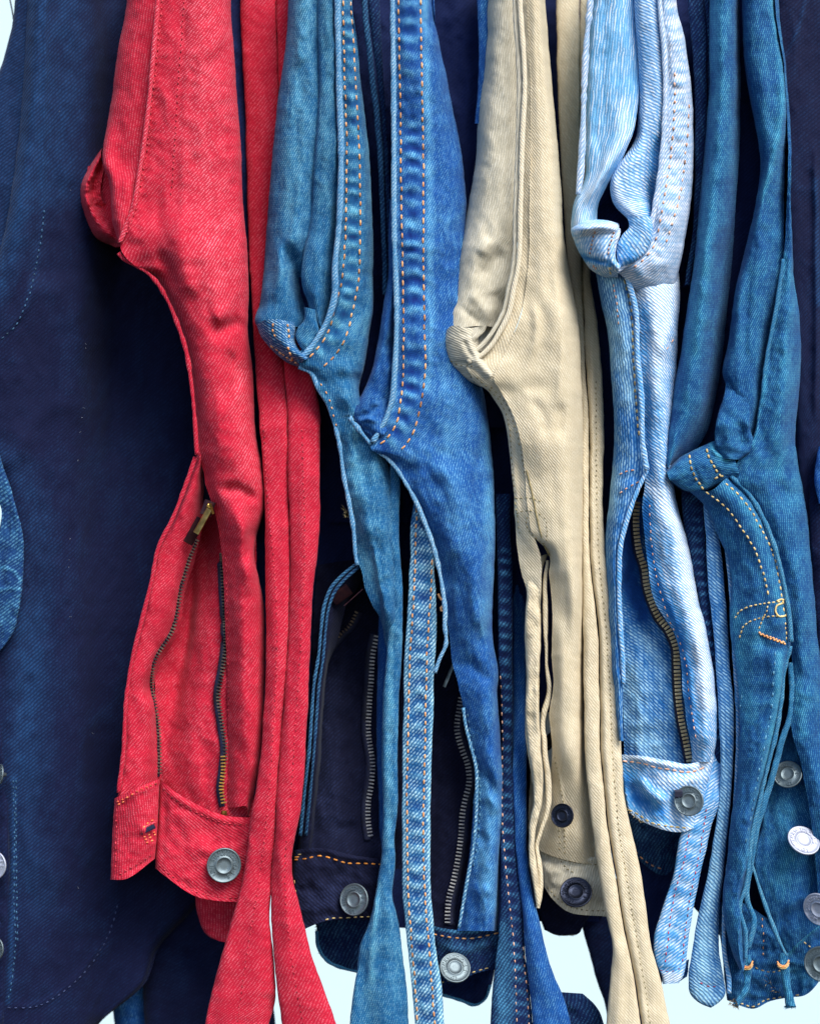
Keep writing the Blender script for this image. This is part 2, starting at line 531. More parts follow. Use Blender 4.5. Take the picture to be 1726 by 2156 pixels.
NAVY = denim('navy_denim', (8, 17, 56), (30, 66, 112), (26, 66, 112), (5, 9, 38), wl=6.5, ang=48, line=0.6, fleck=0.12, mott=0.12, streak=0.1, bump=0.5, sheen=0.25)
DEEP = denim('deep_navy_gap_shade', (17, 34, 82), (36, 60, 112), (30, 56, 108), (10, 20, 56), wl=6.5, ang=45, line=0.6, fleck=0.1, mott=0.2, streak=0.15, bump=0.4, sheen=0.1)  # navy of shaded gaps put into colour of back panels and inner folds
NAVYW = denim('navy_worn_denim', (20, 62, 112), (104, 164, 194), (66, 132, 174), (12, 42, 94), wl=7, ang=60, line=0.5, fleck=0.35, mott=0.9, streak=0.3, bump=0.7)
INK = denim('ink_denim', (10, 15, 46), (34, 46, 84), (32, 40, 72), (4, 6, 24), wl=6.5, ang=45, line=0.6, fleck=0.15, mott=0.25, streak=0.15, bump=0.4, sheen=0.15)  # near black also stands in for shade inside the open flies
RED = denim('red_twill', (200, 32, 56), (248, 150, 166), (222, 70, 88), (150, 10, 44), wl=5.8, seg=4.0, ang=40, line=0.55, fleck=0.2, mott=0.26, streak=0.1, bump=0.7, sheen=0.2)
BLUEA = denim('blue_denim_mid', (26, 104, 152), (150, 208, 226), (104, 182, 212), (6, 46, 98), wl=4.6, seg=4.2, ang=25, line=0.6, fleck=0.26, mott=0.35, streak=0.5, bump=0.6)
BLUEB = denim('blue_denim_bright', (22, 92, 162), (135, 196, 230), (96, 174, 218), (6, 36, 106), wl=4.8, seg=4.2, ang=32, line=0.6, fleck=0.25, mott=0.35, streak=0.5, bump=0.6)
SEAMA = denim('blue_seam_denim', (38, 114, 166), (190, 226, 238), (146, 208, 230), (8, 44, 106), wl=6.4, seg=8, ang=40, line=0.8, fleck=0.5, mott=0.2, streak=0.2, bump=0.9)
EDGEA = denim('pale_edge_denim', (96, 158, 200), (200, 226, 240), (176, 214, 234), (36, 90, 142), wl=5.5, seg=8, ang=40, line=0.6, fleck=0.35, mott=0.5, bump=0.9)
DKSEAM = denim('dark_seam_denim', (11, 42, 92), (84, 146, 182), (66, 130, 174), (4, 14, 50), wl=6.4, seg=6, ang=40, line=0.8, fleck=0.2, mott=0.3, bump=0.8, sheen=0.15)
BEIGE = denim('beige_twill', (208, 196, 170), (236, 228, 208), (232, 222, 200), (184, 168, 136), wl=5.0, seg=12, ang=-38, line=0.55, fleck=0.35, mott=0.22, streak=0.08, bump=0.75, sheen=0.1)
CREAM = denim('cream_twill', (206, 200, 182), (235, 230, 215), (228, 222, 205), (172, 164, 142), wl=5.4, seg=36, ang=8, line=0.75, fleck=0.35, mott=0.2, streak=0.08, bump=0.8, sheen=0.1)
LIGHT = denim('light_blue_denim', (104, 178, 226), (236, 243, 250), (218, 232, 246), (36, 114, 190), wl=6.2, seg=18, ang=-52, line=0.75, fleck=0.5, mott=0.28, streak=0.5, bump=0.9, sheen=0.15)
LIGHTV = denim('light_blue_ribbed', (128, 192, 230), (240, 244, 250), (226, 238, 248), (58, 136, 200), wl=6.2, seg=60, ang=5, line=0.75, fleck=0.5, mott=0.25, streak=0.35, bump=1.0, sheen=0.15)
LIGHTP = denim('light_blue_worn_white', (160, 196, 228), (246, 244, 250), (238, 238, 248), (74, 132, 184), wl=5.8, seg=16, ang=30, line=0.7, fleck=0.5, mott=0.3, streak=0.3, bump=1.0, sheen=0.15)
LBLUE = denim('washed_blue_denim', (42, 118, 180), (170, 212, 234), (150, 204, 232), (14, 66, 138), wl=6.0, seg=14, ang=-48, line=0.85, fleck=0.45, mott=0.4, streak=0.3, bump=0.9)
TEAL = denim('teal_blue_denim', (16, 86, 142), (104, 180, 204), (62, 154, 188), (4, 36, 92), wl=4.4, seg=4.2, ang=20, line=0.6, fleck=0.32, mott=0.45, streak=0.4, bump=0.6)
TEALE = denim('teal_edge_denim', (48, 122, 162), (150, 204, 218), (120, 184, 206), (18, 70, 122), wl=4.8, seg=6, ang=40, line=0.5, fleck=0.22, mott=0.3, bump=0.9)
ORANGE = thread('orange_thread', (214, 140, 78), (240, 186, 130))
PALEO = thread('faded_orange_thread', (224, 160, 124), (240, 200, 175))
GOLD = thread('gold_thread', (206, 178, 112), (232, 208, 150))
REDT = thread('red_thread', (150, 14, 40), (226, 70, 88))
REDO = thread('red_orange_thread', (226, 66, 52), (250, 150, 96))
OLIVET = thread('olive_thread', (120, 108, 74), (160, 146, 104))
BLUET = thread('blue_thread', (60, 118, 160), (110, 170, 196))
NICKEL = metal('nickel', (126, 140, 146), (80, 94, 102), 0.45, 0.85)
STEEL = metal('bright_steel', (190, 194, 210), (158, 166, 186), 0.45, 0.5)
BLACKM = metal('black_metal', (44, 50, 66), (24, 28, 42), 0.3, 0.9)
PLUM = metal('tarnished_plate', (72, 44, 50), (40, 28, 44), 0.35, 0.8)
BRASS = metal('brass', (206, 170, 96), (150, 116, 60), 0.3)
DBRASS = metal('dark_brass', (120, 104, 92), (48, 38, 50), 0.4, 0.45)
ZTAPE = thread('zip_tape_navy', (12, 18, 46), (22, 30, 66))
# ------------------------------------------------------------------ buttons, zips
def button_meshes():
    prof = [(0, .0), (.2, .0), (.40, .005), (.43, .045), (.46, .05), (.49, .045), (.52, .005), (.7, 0), (.9, .005), (.93, .035), (.97, .04), (1.0, .01), (1.01, -.05), (.97, -.12), (.6, -.15), (.24, -.16), (.2, -.2), (.2, -.62), (.0, -.62)]
    n = 40; V = []; F = []
    for r, h in prof:
        for i in range(n):
            a = 2*math.pi*i/n; V.append((r*math.cos(a), r*math.sin(a), h))
    F = grid_faces(len(prof), n, True)
    me = bpy.data.meshes.new('button'); me.from_pydata(V, [], F)
    me.polygons.foreach_set('use_smooth', np.ones(len(me.polygons), bool))
    # raised rim lettering
    TV = []; TF = []
    def put(ch, ang, out):
        cu = bpy.data.curves.new('glyph', 'FONT'); cu.body = ch; cu.size = 0.34; cu.extrude = 0.034; cu.resolution_u = 2; cu.align_x = 'CENTER'; cu.align_y = 'CENTER'
        cu.offset = 0.006
        ob = bpy.data.objects.new('glyph', cu); COL.objects.link(ob)
        dg = bpy.context.evaluated_depsgraph_get(); ev = ob.evaluated_get(dg); m = ev.to_mesh()
        rot = (ang-math.pi/2) if out else (ang+math.pi/2)
        c, s = math.cos(rot), math.sin(rot); o = len(TV)
        for v in m.vertices:
            x, y, z = v.co.x*0.9, v.co.y, v.co.z
            TV.append((0.70*math.cos(ang)+x*c-y*s, 0.70*math.sin(ang)+x*s+y*c, 0.03+z))
        for p in m.polygons: TF.append([o+i for i in p.vertices])
        ev.to_mesh_clear(); bpy.data.objects.remove(ob); bpy.data.curves.remove(cu)
    top = "LEVI STRAUSS&CO"
    a0 = math.radians(258); st = math.radians(13.4)
    for i, ch in enumerate(top):
        if ch != ' ': put(ch, a0-i*st, True)
    bot = "\u00b7S F CAL\u00b7"
    a1 = math.radians(-42)
    for i, ch in enumerate(bot):
        if ch != ' ': put(ch, a1+i*math.radians(14), False)
    tm = bpy.data.meshes.new('rim_lettering'); tm.from_pydata(TV, [], TF)
    return me, tm
BTN, BTXT = button_meshes()
_bc = {}
def button(parent, x, y, d, r, nx=0.0, nz=0.0, mat=None, roll=0, letter=True, label=None):
    key = mat.name
    if key not in _bc:
        a = BTN.copy(); a.materials.append(mat); b = BTXT.copy(); b.materials.append(mat); _bc[key] = (a, b)
    a, b = _bc[key]
    o = bpy.data.objects.new('button', a); COL.objects.link(o); o.parent = parent
    nrm = Vector((nx, -1, nz)).normalized()
    R = nrm.to_track_quat('Z', 'Y').to_matrix().to_4x4() @ Matrix.Rotation(math.radians(roll), 4, 'Z')
    loc = Vector(P((x, y, d)))-root_of(parent).location
    o.matrix_local = Matrix.Translation(loc) @ R @ Matrix.Scale(r*S, 4)
    if label: o['label'] = label
    if letter:
        t = bpy.data.objects.new('rim_lettering', b); COL.objects.link(t); t.parent = o
    return o

def boxes(name, parent, mat, items, kind=None):
    """items: (center, axisT, half lengths) little bevelled blocks in drawing space"""
    V = []; F = []
    for c, T, N, (a, b, h) in items:
        T = np.array(T, float); T /= np.linalg.norm(T); N = np.array(N, float); N -= T*N.dot(T); N /= np.linalg.norm(N); B = np.cross(T, N)
        o = len(V); c = np.array(c, float)
        for sa in (-1, 1):
            for (eb, eh) in ((-1, -.6), (-.6, -1), (.6, -1), (1, -.6), (1, .6), (.6, 1), (-.6, 1), (-1, .6)):
                V.append(c+T*a*sa+B*b*eb+N*h*eh)
        F.append([o+i for i in range(8)]); F.append([o+15-i for i in range(8)])
        for i in range(8):
            j = (i+1) % 8; F.append([o+i, o+8+i, o+8+j, o+j])
    return mesh_obj(name, P(np.array(V)), F, mat, parent, uv=np.array(V)[:, :2], smooth=False, kind=kind, bvh=False)

def zipper(parent, path, teeth_mat, d=0, on=None, tape=16, tooth=7.0, pitch=7.2, side=1, lift=3, tw=1.6, flip=0):
    """one half of a metal zip: a woven tape with a row of teeth on its edge. side: where the tape lies"""
    v = resample(path, 4)
    z = []
    for x, y in v:
        h = hit(x, y, on) if on is not None else d
        z.append(h)
    g = np.array([(x, y, q-lift) for (x, y), q in zip(v, z) if q is not None])
    if len(g) < 5: return
    g[:, 2] = np.convolve(np.pad(g[:, 2], 4, 'edge'), np.ones(9)/9, 'valid')
    T = np.gradient(g, axis=0); T /= np.linalg.norm(T, axis=1)[:, None]
    B = np.stack([T[:, 1], -T[:, 0], T[:, 0]*0], 1)*side
    G = np.stack([g-B*1.0+np.array([0, 0, 1.5]), g+B*tape*0.4, g+B*tape+np.array([0, 0, 1.0])], 1)
    tp = surf('zip', parent, ZTAPE, G, noise=None, wob=0, thick=2)
    arc = np.concatenate([[0], np.cumsum(np.linalg.norm(np.diff(g, axis=0), axis=1))])
    items = []; s = 3
    while s < arc[-1]-2:
        c = np.array([np.interp(s, arc, g[:, i]) for i in range(3)]); t = np.array([np.interp(s, arc, T[:, i]) for i in range(3)])
        b = np.array([t[1], -t[0], 0])*side; b /= np.linalg.norm(b)+1e-9
        items.append((c+np.array([0, 0, -2.5])-b*0.5, b, (0, 0, -1), (tooth*0.82*random.uniform(.93, 1.05), tw, 2.6)))
        s += pitch
    boxes('zip_teeth', tp, teeth_mat, items, kind='stuff')
    return tp
# ------------------------------------------------------------------ background: pale wall far behind the rail
def wall():
    V = []; F = []
    y = 1.5
    def bx(x0, x1, z0, z1, y0, y1):
        o = len(V)
        V.extend([(x0, y0, z0), (x1, y0, z0), (x1, y0, z1), (x0, y0, z1), (x0, y1, z0), (x1, y1, z0), (x1, y1, z1), (x0, y1, z1)])
        F.extend([[o, o+1, o+2, o+3], [o+5, o+4, o+7, o+6], [o+4, o, o+3, o+7], [o+1, o+5, o+6, o+2], [o+3, o+2, o+6, o+7], [o+4, o+5, o+1, o]])
    t = NT('white_paint'); tc = t.t.nodes.new('ShaderNodeTexCoord')
    n = t.noise(tc.outputs['Object'], 3.0, 4.0, 0.6)
    t.put(t.b.inputs['Base Color'], t.mix(n, lin((196, 222, 232)), lin((206, 228, 236)))); t.b.inputs['Roughness'].default_value = 0.8
    bx(-4, 4, 0.0, 3.2, y+.012, y+.2)
    me = bpy.data.meshes.new('wall'); me.from_pydata(V, [], F); me.materials.append(t.m)
    w = bpy.data.objects.new('wall', me); COL.objects.link(w)
    tag(w, 'bright white wall far behind the hanging jeans', 'wall')
    return w
WALL = wall()

# ------------------------------------------------------------------ 1 dark navy jeans, far left
J1 = thing('jeans', 150, 2150, 60, 'dark navy jeans filling the left edge, pale metal buttons cut by the frame')
j1b = panel('leg', J1, NAVY, [("34,-60 26,54 7,127 -20,200 -60,320 -90,450 -90,800", 130), ("110,-60 110,54 90,127 70,200 60,400 60,450 60,800", 130)], ew=16, wrap=20, fade0=.4, noise=(3, 40, 140))  # whole strip paler, light on the left edge put into its colour
j1 = panel('front_panel', J1, NAVY, [
    ("60,-60,24 54,108 36,325 2,524,10 -50,700 -60,900 4,1040 -2,1120 -70,1260 -80,1700 -80,2240", 80),
    ("100,-60 94,108 80,325 55,524 40,760 60,1000 70,1250 50,1700 40,2240", 92),
    ("180,-60,18 180,540 160,1000,10 190,1500 150,2240", 130),
    ("260,-60,60 270,540,70 260,1000,60 290,1500,60 240,1985,20 180,2240", 160),
    ("400,-60,60 400,540,60 400,1000,60 400,1500,60 400,1900 330,1990,20 297,2074,-20 205,2160 180,2240", 190), ("540,-60,160 540,540,160 560,1000,160 560,1500,160 540,1800,130 430,1900,80 333,1996,20 298,2076,-20 206,2161 181,2240", 215)],
    ew=30, wrap=25, noise=(5, 110, 320), feats=[
    ('b', "120,-60 112,300 80,620", 26, -9), ('b', "190,-60 180,500 150,900", 34, 9), ('b', "230,-60 236,500 240,1000", 26, -10), ('b', "96,-40 96,200 92,330 90,450 62,640 0,715", 5, 3.5), ('f', "94,-20 92,330 86,470 60,640", 9, .16),
    ('f', "66,-60 58,108 42,325 14,524 -10,600", 34, .7), ('f', "150,-60 130,200 110,400", 50, .4), ('f', "60,1300 60,1600 60,1900", 50, .3),  # light on the left side painted as paler dye
    ('f', "0,950 40,1000 75,1100 85,1240 60,1400 45,1600", 36, .25),
    ('b', "70,900 30,960 -20,990", 22, 9), ('b', "140,820 60,900 -10,930", 22, 5), ('b', "30,1640 26,1900 20,2100", 5, 3), ('f', "30,1640 27,1900 20,2110", 6, .5),
    ('s', "60,1240 48,1400 30,1640", 8, 10, 40), ('b', "0,2120 80,2115 160,2060 230,1960", 5, 3), ('b', "230,700 200,1100 240,1700", 40, -10), ('b', "120,560 150,1200 120,1900", 50, 9)])
j1w = panel('pocket_panel', J1, NAVYW, [("-40,940 -40,1000 4,1075 2,1110 -8,1160 -40,1300 -40,1420", 66), ("-6,940 14,1000 32,1060 46,1110 51,1180 48,1240 40,1290 30,1330 -6,1380", 54)],
    ew=10, wrap=8, tuck=(0, 1), noise=(3, 22, 60), feats=[('p', "0,975 30,1050 50,1120 52,1230 38,1300", 12, 5, 13, .7), ('b', "0,1198 22,1196 42,1215", 3, 3), ('f', "-10,1198 24,1196 46,1224", 3, 1.2), ('f', "-5,1242 30,1238 44,1240", 3, 1.0), ('b', "-10,1242 40,1238", 3, 3)])
panel('fly_flap', J1, NAVY, [("-60,1330 -60,1600 -60,2240", 90), ("10,1330 4,1500 16,1640 20,1900 14,2080 0,2240", 80)], ew=14, wrap=10, noise=(4, 30, 90), tuck=(0, 1))
for (x, y, r, nx, nz, m, lb) in ((0, 1631, 22, -1.6, .25, NICKEL, 'tarnished button seen edge on'), (-12, 1822, 30, -.35, .1, STEEL, 'bright white lit button'), (-12, 1998, 26, -.5, .15, NICKEL, None)):
    button(J1, x, y, 50, r, nx, nz, m, roll=30, label=lb)
stitches(J1, thread('slate_thread', (36, 78, 116), (60, 104, 140)), ["28,1640 31,1720 30,1900 33,1990 26,2060 18,2108", "94,440 84,520 62,620 30,690 0,716", "34,1640 36,1900 38,1990"], j1, ln=8, gap=6, r=1.6)
stitches(J1, thread('dim_thread', (46, 58, 104), (60, 76, 120)), ["0,2122 80,2118 160,2066 232,1960 250,1900"], j1, ln=8, gap=6, r=1.3)
LINT = thread('lint', (150, 160, 180), (190, 196, 210))
fuzz(J1, LINT, "120,180 180,700 150,1320 200,1600 160,1900", 62, 14, ln=4, name='lint')
# lower legs of the same pair, showing behind the red jeans
strand('leg', J1, NAVY, "296,1700 300,1950 300,2060 305,2156 310,2240", "520,1700 500,1950 440,2156 420,2240", 280, bulge=20, noise=(6, 60, 160))
strand('leg', J1, NAVY, "380,1700 372,1950 392,2100 400,2240", "560,1700 560,1950 580,2156 590,2240", 300, bulge=20, noise=(6, 60, 160))

# ------------------------------------------------------------------ faded blue pair further back, bottom left
J0 = thing('jeans', 275, 2200, 330, 'faded blue jeans leg, a sliver behind the dark navy pair at the bottom left')
strand('leg', J0, BLUEB, "250,1900 246,2050 238,2100 242,2160 246,2240", "330,1900 310,2050 306,2120 314,2160 322,2240", 330, bulge=20, noise=(5, 30, 90))

# ------------------------------------------------------------------ 2 red jeans
J2 = thing('jeans', 440, 2100, 30, 'bright red twill jeans with an open zip fly and silver waistband button')
r_in = panel('inseam_panel', J2, RED, [
    ("272,-60,40 268,0 249,108 231,235 217,318,20 217,343,4 230,383,-2 235,434,-6 237,466,-8 250,513,-2", 0),
    ("306,-60,16 302,0 288,108 272,235 262,318 262,343 266,383,-8 262,434,-14 256,466,-16 252,510,-6", -4),
    ("344,-60,8 340,0 324,126 313,235 303,312 298,343 291,383 282,434,-8 270,466,-12 256,506,-4", -2)],
    ew=18, wrap=22, tuck=(1, 0), noise=(3, 40, 90), rot=38, feats=[('b', "232,250 226,330 240,400 248,480", 14, 5)])
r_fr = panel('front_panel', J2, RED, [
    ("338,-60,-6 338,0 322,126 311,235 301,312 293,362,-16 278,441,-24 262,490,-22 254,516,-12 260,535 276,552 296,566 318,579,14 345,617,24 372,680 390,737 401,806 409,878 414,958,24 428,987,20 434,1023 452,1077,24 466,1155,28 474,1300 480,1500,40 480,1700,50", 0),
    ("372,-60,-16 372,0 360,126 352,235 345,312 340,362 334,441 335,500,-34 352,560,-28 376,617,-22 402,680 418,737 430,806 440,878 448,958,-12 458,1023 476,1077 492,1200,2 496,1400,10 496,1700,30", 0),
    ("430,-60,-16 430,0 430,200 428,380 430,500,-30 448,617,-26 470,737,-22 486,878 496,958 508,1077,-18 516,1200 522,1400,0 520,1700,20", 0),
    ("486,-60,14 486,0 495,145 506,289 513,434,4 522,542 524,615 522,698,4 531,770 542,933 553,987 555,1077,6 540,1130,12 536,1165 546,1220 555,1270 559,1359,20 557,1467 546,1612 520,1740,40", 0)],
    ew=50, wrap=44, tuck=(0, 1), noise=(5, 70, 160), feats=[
    ('p', "352,-40 335,126 323,235 312,312 304,362 292,441 272,500", 16, 2.2, 17, .18),
    ('b', "340,-60 324,126 313,235 303,312 295,362 281,441 258,508", 4, 5),
    ('f', "430,-60 432,200 440,420 470,620", 52, .4), ('f', "500,780 515,920 525,1020", 22, .35), ('b', "400,-60 386,100 378,250 372,380", 6, -1.5),  # paler strips paint highlights on the upper thigh and right side
    ('b', "390,420 372,500 392,580 400,640", 26, 12), ('b', "330,520 350,560 372,620", 13, -10),
    ('b', "420,480 450,600 462,700", 26, 8), ('b', "436,706 480,690 515,670", 15, -10), ('b', "446,672 490,650", 16, 6),
    ('b', "470,730 505,790 512,830", 16, -9), ('b', "450,820 472,930 490,1000", 26, 9), ('b', "455,1040 492,1028 545,1060", 13, -13), ('b', "460,1072 500,1085 520,1150 525,1260", 20, 14), ('b', "546,1100 522,1140 520,1200", 12, -14),
    ('b', "492,1200 510,1400 516,1600", 16, 7), ('b', "300,566 352,618 385,720 405,850", 6, -3)])
r_in2 = panel('fly_underlay', J2, RED, [
    ("410,1080,60 372,1200,40 336,1330,20 326,1450 334,1600 336,1740", 70),
    ("430,1080,90 408,1200,70 386,1330,56 372,1450,40 352,1600,14 346,1740", 74),
    ("452,1080,70 432,1200,60 412,1330,30 398,1450,10 392,1600,-4 390,1740", 70),
    ("478,1080,20 480,1200 480,1330,0 478,1450,-6 474,1600,-10 470,1740", 58), ("540,1080 540,1400 534,1740", 60)],
    ew=0, noise=(4, 40, 90), feats=[('b', "404,1160 398,1330 385,1420", 12, -14), ('b', "440,1290 424,1450 405,1560 430,1700", 16, 6)])
r_fl = panel('fly_flap', J2, RED, [
    ("414,940,14 412,972 394,1016 362,1099 336,1150,0 318,1232 300,1305 275,1406 264,1486 260,1576 247,1690", 6),
    ("422,940,12 420,976 404,1020 374,1106 350,1156 333,1240 317,1312 294,1410 284,1490 280,1580 270,1690", 0),
    ("428,940,22 424,985 416,1040 400,1120 388,1172 364,1262 342,1340 318,1400 308,1440 316,1500 316,1580 300,1690", 10),
    ("430,940,44 429,990 428,1050 424,1120 412,1172 392,1240 372,1340 336,1400 326,1440 336,1520 340,1600 338,1690", 40)],
    ew=8, wrap=10, tuck=(1, 0), noise=(3, 30, 70), feats=[('b', "409,990 362,1112 322,1240 280,1420 268,1520 260,1660", 3, -4), ('b', "330,1500 326,1560 328,1600", 10, -9), ('b', "318,1420 312,1440 316,1480", 14, -6)])
zipper(J2, "416,1135 401,1171 390,1207 380,1243 374,1287 362,1330 344,1359 327,1388 320,1431 325,1475 333,1522 336,1576 336,1635", DBRASS, on=[r_fl, r_in2], side=-1, tape=15, lift=5, tooth=5.5, pitch=7)
zipper(J2, "467,1164 469,1214 473,1287 475,1359 468,1413 460,1460 467,1522 474,1576 470,1623 466,1659 472,1698", DBRASS, on=[r_in2, r_fr], side=-1, tape=10, lift=6, tooth=6, pitch=7)
zb = metal('zip_brass_lit', (190, 150, 70), (140, 104, 54), 0.35, 0.3)
zipper(J2, "469,1590 470,1623 466,1659 472,1698", zb, on=[r_in2, r_fr], side=-1, tape=2, lift=8.2, tooth=6.2, pitch=7)
# zip pull
zp = boxes('zip_pull', J2, BRASS, [((428, 1096, -2), (-32, 58, 0), (1, .55, -1), (31, 1.5, 8)), ((446, 1071, -4), (6, 20, 4), (0, 0, -1), (11, 3, 5)), ((440, 1066, -6), (4, 3, 0), (0, 0, -1), (4, 4, 3))])
boxes('zip_slider', J2, PLUM, [((410, 1118, 12), (-20, 36, 0), (.5, .3, -1), (30, 12, 1.5)), ((438, 1070, 8), (-10, 26, 0), (.2, 0, -1), (16, 12, 4))])
boxes('zip_stop', J2, BRASS, [((472, 1713, 42), (0, 1, 0), (0, 0, -1), (6, 6, 4))])
# waistband of the red pair
r_w1 = panel('waistband', J2, RED, [("242,1681 237,1767 234,1852", 0), ("289,1659 286,1748 268,1850", -14), ("336,1640 333,1735 327,1808", 4)], ew=8, wrap=8, mode='a', noise=(3, 30, 40), rot=50,
    feats=[('b', "246,1690 290,1668 334,1650", 5, 4), ('b', "242,1700 240,1840", 4, -3), ('b', "250,1846 290,1826 326,1800", 4, -2.5), ('b', "296,1752 322,1738", 7, 5)])
r_w2 = panel('waistband', J2, RED, [("338,1640 334,1735 327,1828", 14), ("362,1662 357,1755 357,1852", 4), ("409,1690 405,1790 405,1884", 8), ("470,1716 464,1800 452,1896", 22), ("545,1722 530,1800 520,1900", 34)],
    ew=8, wrap=8, mode='a', noise=(4, 40, 60), rot=-20, flip=True, feats=[('b', "340,1652 362,1672 409,1702 470,1727 545,1732", 5, 5), ('b', "345,1660 348,1740 340,1830", 6, -3), ('b', "330,1818 362,1842 409,1874 460,1886 520,1890", 4, -2.5), ('b', "380,1770 420,1790 520,1790", 14, 6), ('b', "402,1740 470,1760", 16, -4)])
panel('back_waistband', J2, RED, [("412,1870 416,1923 434,1966 445,1975", 120), ("470,1890 470,1930 470,1983", 110), ("540,1890 530,1930 510,1985", 120)], ew=10, wrap=10, mode='a', noise=(3, 40, 40), rot=40)
button(J2, 472, 1822, 4, 36, .22, .12, NICKEL, roll=-40)
bh = cord('buttonhole_edge', J2, REDT, "297,1754 304,1743 316,1736 328,1731", 2.2, on=r_w1, lift=0, pitch=3)
boxes('buttonhole', J2, ZTAPE, [((312, 1746, hit(312, 1746, r_w1)-0.8), (26, -12, 0), (0, 0, -1), (16, 5.0, 2.4))])
stitches(J2, REDO, ["300,1745 316,1730 330,1722", "244,1690 270,1678 290,1666 334,1648", "300,1764 316,1757 332,1748", "302,1770 318,1763 332,1754", "306,1776 322,1769 332,1761", "246,1696 268,1685"], r_w1, ln=7, gap=4, r=1.8)
stitches(J2, REDT, ["342,1658 362,1678 409,1708 470,1732 540,1736", "334,1820 362,1844 409,1876 460,1888 510,1892"], r_w2, ln=7, gap=5, r=1.6)
stitches(J2, REDT, ["250,1842 290,1820 324,1798", "246,1700 244,1830"], r_w1, ln=7, gap=5, r=1.6)
stitches(J2, REDT, ["346,-40 330,126 318,240 309,320 300,370 286,441 264,500", "392,-40 384,60 377,160 371,260 366,340 360,420", "476,1170 479,1300 482,1450 479,1600 480,1715"], r_fr, ln=7, gap=6, r=1.5)
# folded crotch loop sticking out to the left
r_cr = panel('crotch_fold', J2, RED, [
    ("216,312,40 190,350 170,388 169,425 180,460 202,500 246,522", 96), ("214,322,4 196,356 180,392 180,425 192,452 212,482 248,508", 66), ("217,345,20 206,370 197,398 200,425 212,440 226,454 246,478", 74), ("222,350,44 215,380 212,405 216,425 226,432 236,442 246,450", 44)],
    ew=8, wrap=10, tuck=(1, 0), mode='a', noise=(4, 16, 22), rot=60, step=3.5, feats=[('b', "178,440 215,432 240,450", 5, -5), ('b', "180,470 215,490 246,500", 5, 4)])
panel('inner_fold', J2, RED, [("186,350 182,400 196,480 240,520", 128), ("245,340 245,400 250,480 262,520", 70)], ew=0, noise=(3, 20, 40))
cord('seam_edge', J2, RED, "250,532 262,546 284,558 308,572 330,594 352,630 374,682 392,738 403,806 410,878 415,958", 4.5, d=-4, bump=.3)
cord('seam_edge', J2, RED, "412,962 394,1014 362,1096 336,1148 318,1230 300,1303 276,1404 265,1486 261,1576 250,1670", 4.5, d=4, bump=.2)
cord('seam_edge', J2, RED, "338,-60 322,126 312,235 302,312 294,362 280,441 262,488 252,512", 5, d=-18, bump=.2, fade=.5)
# legs
s21 = strand('leg', J2, RED, "506,-60 506,0 517,253 521,398 526,553 539,788 550,933 557,1041 559,1214 560,1359 557,1467 546,1612 528,1724 513,1840 492,1923 466,2013 441,2111 428,2180 410,2260",
    "580,-60 581,0 586,181 590,400 594,600 597,759 604,860 607,1005 611,1178 606,1359 597,1504 582,1685 579,1767 571,1858 568,1930 578,2039 579,2111 566,2160 556,2260", 16, bulge=16,
    dy="0,150 500,140 700,80 900,10 1300,0 1700,-20 2200,-30", noise=(4, 50, 170), feats=[('b', "530,1700 545,1850 510,2000 500,2200", 18, -6), ('b', "560,1000 580,1400 565,1700", 9, 4), ('b', "520,1960 500,2100 498,2230", 8, 6), ('b', "560,2090 575,2110 568,2140", 9, -7)])
s22 = strand('leg', J2, RED, "582,-60 582,0 586,181 590,400 594,600 597,759 604,860 607,1005 611,1178 606,1359 597,1504 582,1685 579,1767 571,1858 571,1948 580,2039 586,2100 593,2160 610,2260",
    "640,-60 640,0 640,400 648,700 658,802 670,842 674,933 674,1005 670,1150 661,1222 654,1341 651,1431 643,1594 640,1641 633,1706 620,1768 616,1840 627,1894 640,1948 654,2003 680,2075 708,2160 740,2260", 8, bulge=18,
    dy="0,150 500,140 700,80 900,10 1300,0 1700,-20 2200,-30", noise=(4, 50, 170), feats=[('b', "600,1700 596,1850 610,2000", 12, 6), ('b', "640,900 640,1200 625,1500", 10, 4)])
stitches(J2, REDT, ["546,620 560,1000 583,1300 572,1600 548,1840 522,2000 500,2156 490,2230"], s21, ln=7, gap=7, r=1.3)
stitches(J2, REDT, ["636,900 641,1200 631,1400 614,1650 600,1840 612,2000 640,2156 660,2230"], s22, ln=7, gap=7, r=1.3)
panel('back_shade_panel', J2, DEEP, [("470,-60 480,600 500,1400 500,1850", 178), ("720,-60 720,600 740,1400 700,1850", 178)], ew=0, noise=(5, 60, 140))  # dark navy sheet put behind to fill the gaps with shade
# ------------------------------------------------------------------ 3 mid blue jeans, left of the two zip fly blues
J3 = thing('jeans', 740, 2100, 40, 'mid blue jeans right beside the red pair, near black open fly above orange stitched waistband')
a_a = panel('inseam_panel', J3, BLUEA, [
    ("607,-60,44 607,0 602,90 582,235 567,416 557,542 551,615,20 546,643 537,680,4 548,696", 0), ("640,-60,10 636,0 632,90 622,235 612,416 600,542,-6 592,615 588,650,-8 578,684", -6),
    ("672,-60,14 669,0 669,217 658,362 648,470 634,542,14 626,600,20 630,650 640,690", 4), ("690,-60,30 690,0 690,217 685,362 680,470 665,560,50 650,640 655,690", 20)],
    ew=20, wrap=26, tuck=(1, 0), noise=(4, 40, 110), feats=[('f', "640,-60 628,200 610,420", 26, .3), ('b', "640,100 622,350 604,520 606,600", 14, -7), ('b', "606,505 618,560 640,620 644,660", 15, -26), ('b', "585,500 590,560 580,640", 12, 8), ('b', "570,430 560,600", 10, -3)])  # paler strip down the upper leg is a painted highlight
